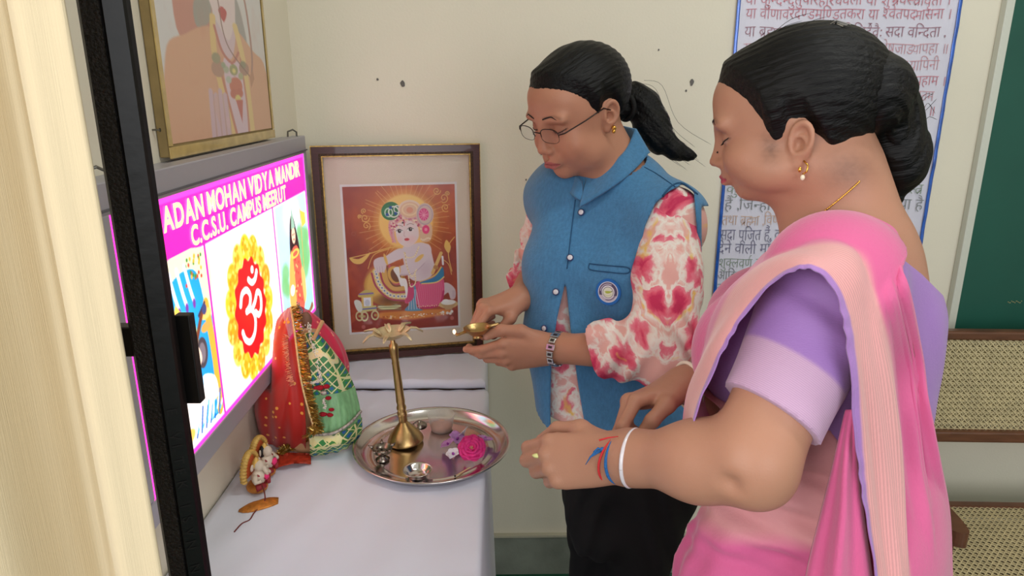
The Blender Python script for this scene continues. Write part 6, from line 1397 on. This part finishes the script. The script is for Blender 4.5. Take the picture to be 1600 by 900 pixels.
# --- pallu: front band over the left shoulder, falling down the back
FX = Field(.004); torsoS(FX, .004); FX.push(RS, hiS); FX.ell((0, -.01, 0), (.142, .130, .17), .06); FX.pop(); FX.push(RS, hiS-[0, 0, .12]); FX.ell((0, -.01, 0), (.142, .130, .17), .06); FX.pop(); FX.cap(sh1, el1, .065, .060, .02); FX.cap(tS+RhS@np.array([0, -.03, -.055]), neckS, .05, .06, .03); FX.cap(neckS, upS+[0, 0, .06], .055, .06, .04)
rows = [
 [(1078, 700, .80), (1071, 690, .86), (1072, 684, .94), (1110, 690, 1.06), (1180, 700, 1.12)],
 [(1092, 640, .795), (1080, 625, .85), (1080, 615, .93), (1112, 615, 1.05), (1180, 620, 1.12)],
 [(1112, 588, .785), (1098, 570, .83), (1095, 560, .92), (1124, 555, 1.04), (1190, 555, 1.10)],
 [(1140, 532, .77), (1122, 515, .80), (1116, 500, .90), (1146, 490, 1.02), (1200, 500, 1.08)],
 [(1172, 482, .75), (1158, 460, .78), (1146, 445, .88), (1180, 435, .98), (1220, 445, 1.04)],
 [(1212, 441, .725), (1204, 414, .76), (1200, 398, .85), (1214, 392, .93), (1240, 410, .98)],
 [(1250, 421, .700), (1256, 394, .725), (1268, 372, .78), (1280, 362, .83), (1294, 358, .86)],
 [(1282, 428, .690), (1304, 398, .71), (1326, 374, .765), (1338, 362, .80), (1348, 360, .825)],
 [(1304, 458, .690), (1338, 424, .71), (1362, 396, .765), (1375, 384, .795), (1384, 378, .815)],
 [(1318, 505, .695), (1360, 486, .72), (1390, 470, .77), (1404, 450, .81), (1413, 436, .85)],
 [(1328, 580, .71), (1374, 572, .735), (1408, 564, .78), (1428, 556, .82), (1440, 548, .86)],
 [(1334, 660, .73), (1384, 656, .755), (1418, 650, .79), (1438, 642, .83), (1450, 634, .87)],
 [(1341, 740, .75), (1391, 738, .775), (1425, 736, .80), (1450, 728, .84), (1464, 716, .88)],
 [(1352, 820, .765), (1396, 820, .79), (1436, 820, .815), (1470, 815, .86), (1474, 800, .93)],
 [(1366, 905, .78), (1402, 905, .80), (1440, 905, .825), (1474, 905, .87), (1480, 900, .94)],
 [(1378, 1000, .80), (1408, 1000, .81), (1444, 1000, .84), (1478, 1000, .88), (1484, 1000, .95)]]
for i_, r_ in enumerate(rows):
    for j_ in range(len(r_)):
        if 9 <= i_ <= 12 and j_ >= 2:
            h_ = FX.hit(r_[j_][0], r_[j_][1], .5, 1.3, .010)
            if h_ is not None: r_[j_] = (r_[j_][0], r_[j_][1], float((h_-CO)@FW))
G = np.array([spline([PZ(*p) for p in r], 14) for r in rows]); G = np.stack([spline(G[:, j], 9) for j in range(G.shape[1])], 1)
nr, ncl = G.shape[:2]; s_ = np.linspace(0, 1, nr)[:, None]; t_ = np.linspace(0, 1, ncl)[None]
du = np.gradient(G, axis=0); dv = np.gradient(G, axis=1); nn = np.cross(du, dv); nn /= np.linalg.norm(nn, axis=2, keepdims=True)+1e-9
if (nn[nr//2, ncl//3]@(CO-G[nr//2, ncl//3])) < 0: nn = -nn
back = np.clip((s_-.55)/.2, 0, 1)
fold = .0055*np.sin(2*math.pi*(3.4*t_+.35*s_))*back*np.clip(t_/.3, 0, 1)+.0016*np.sin(2*math.pi*(9*t_-2*s_))*back+.0025*np.sin(2*math.pi*(2.5*t_+5*s_))*(1-back)*np.clip(t_*3, 0, 1)+.0011*np.sin(s_*70+5*np.sin(s_*31))*np.exp(-(t_/.05)**2)
G = G+nn*fold[..., None]
P = G.reshape(-1, 3)
for _ in range(3):
    d = FX.ev(P); g = FX.grad(P); m = d < .006; P[m] += g[m]*(.006-d[m])[:, None]
G = P.reshape(G.shape)
mb = MB().grid(G, .0016)
tt = np.broadcast_to(t_, (nr, ncl)).ravel(); ss = np.broadcast_to(s_, (nr, ncl)).ravel()
pur = lin(np.array((166, 120, 188))/255.); zar = lin(np.array((224, 158, 158))/255.); pin = lin(np.array((214, 94, 146))/255.)
C = np.where((tt < .058)[:, None], pur, np.where((tt < .36)[:, None], np.tile(zar, (len(tt), 1)), pin)); w = np.clip((tt-.33)/.05, 0, 1)[:, None]*(tt >= .058)[:, None]; C = np.where((tt >= .058)[:, None], np.where((w > 0) & (w < 1), zar*(1-w)+pin*w, C), C)
C = np.vstack([C, C]); 
sp_ = np.stack([tt, (tt > .07)*(tt < .33)*1., tt*0], 1); m_pal = stripes(mat('pallu_pink_zari', rough=.68, attr='tint', bump=(300, .2, (1, 1, .5)), sheen=.35), 420, .13)
me_o = mb.build('pallu', m_pal, ps, True, attrs={'tint': C, 'stripe': np.vstack([sp_, sp_])})
# lower fold of the pallu hanging under the arm
rows2 = [[(1322, 640, .76), (1330, 640, .755), (1337, 642, .75)], [(1304, 720, .775), (1322, 720, .755), (1340, 722, .765)], [(1284, 800, .80), (1318, 805, .765), (1350, 806, .78)], [(1262, 890, .82), (1310, 895, .775), (1362, 890, .795)], [(1245, 1000, .83), (1305, 1000, .79), (1374, 1000, .81)]]
G = np.array([spline([PZ(*p) for p in r], 12) for r in rows2]); G = np.stack([spline(G[:, j], 10) for j in range(G.shape[1])], 1); nr, ncl = G.shape[:2]
s_ = np.linspace(0, 1, nr)[:, None]; t_ = np.linspace(0, 1, ncl)[None]; G = G+(np.array(unit(CO-G[10, 10]))*(.009*s_*np.sin(2*math.pi*2.6*t_))[..., None])
C = np.tile(lin(np.array((216, 94, 146))/255.), (2*nr*ncl, 1)); MB().grid(G, .0014).build('pallu_fold', m_sari, ps, True, attrs={'tint': C})
# chain, bangles, wrist threads
ch = [on_surf(FX if False else FSd, x, y, .0012)[0] for x, y in spline([(1342, 284), (1320, 304), (1296, 324), (1270, 344), (1246, 360), (1226, 372), (1206, 392), (1190, 408), (1176, 424)], 9)]; ch = [q for q in ch if q is not None]
if len(ch) > 4:
    mb = MB().tube(ch, .0009, 6)
    for q in ch[::1]: mb.blob(q, (.0012, .0012, .0012), 6)
    mb.build('gold_chain', m_au, ps, True)
ax2 = unit(wr2-el2); ring_at(wr2-ax2*.010+[0, 0, 0], ax2, .036, .0032, mat('ivory_bangle', (236, 226, 208), .3, coat=.4), 'ivory_bangle', ps)
ax1 = unit(wr1-el1); Rt = frame_of((0, 0, 1), ax1)
def wrist_tube(off, r, w, m, name, tilt=0, lo=0):
    P = [wr1+ax1*(off+tilt*math.cos(a)+lo*math.sin(a))+Rt@np.array([r*math.cos(a), r*math.sin(a), 0]) for a in np.linspace(0, 2*math.pi, 36)]; MB().tube(P, w, 8, False).build(name, m, ps, True)
m_bt = mat('blue_thread', (40, 104, 168), .8, bump=(300, .5)); m_rt = mat('red_thread', (206, 46, 52), .8)
wrist_tube(-.010, .0345, .0016, m_rt, 'red_thread', .010); wrist_tube(-.016, .0345, .0022, m_bt, 'blue_thread', .004, .006); wrist_tube(-.020, .0342, .0018, m_bt, 'blue_thread', -.003, .008); wrist_tube(-.024, .0340, .0014, mat('violet_thread', (120, 90, 160), .8), 'violet_thread', .004, .010)
wrist_tube(-.030, .0375, .0026, mat('pearly_bangle', (226, 220, 226), .15, coat=.8), 'pearly_bangle', -.008, .004)
kq = FSd.hit(941, 702)
if kq is not None:
    mb = MB(); mb.blob(kq+[0, -.002, .001], (.004, .003, .003), 8)
    for k in range(4): mb.tube([kq+[0, -.002, 0], kq+[-.006-.003*k, -.004, .004-.004*k], kq+[-.012-.003*k, -.003, -.002-.006*k]], [.0014, .0012, .0004], 6)
    mb.build('blue_thread_knot', m_bt, ps, True)
    MB().tube([PZ(936, 688, .85), PZ(950, 684, .85), PZ(966, 682, .855)], [.0012, .001, .0005], 6).build('red_thread_end', m_rt, ps, True)
tp = np.mean([tips1[0][2][3], tips1[4][2][3]], 0); pq = FSd.hit(838, 714); pq = tp if pq is None else pq
tag(MB().blob(pq+[0, 0, .002], (.006, .005, .003), 8, jit=.3).build('flower_petal', mat('pale_yellow_petal', (226, 224, 150), .6), None, True), 'pale yellow petal pinched in the fingertips of the woman in pink', 'petal')
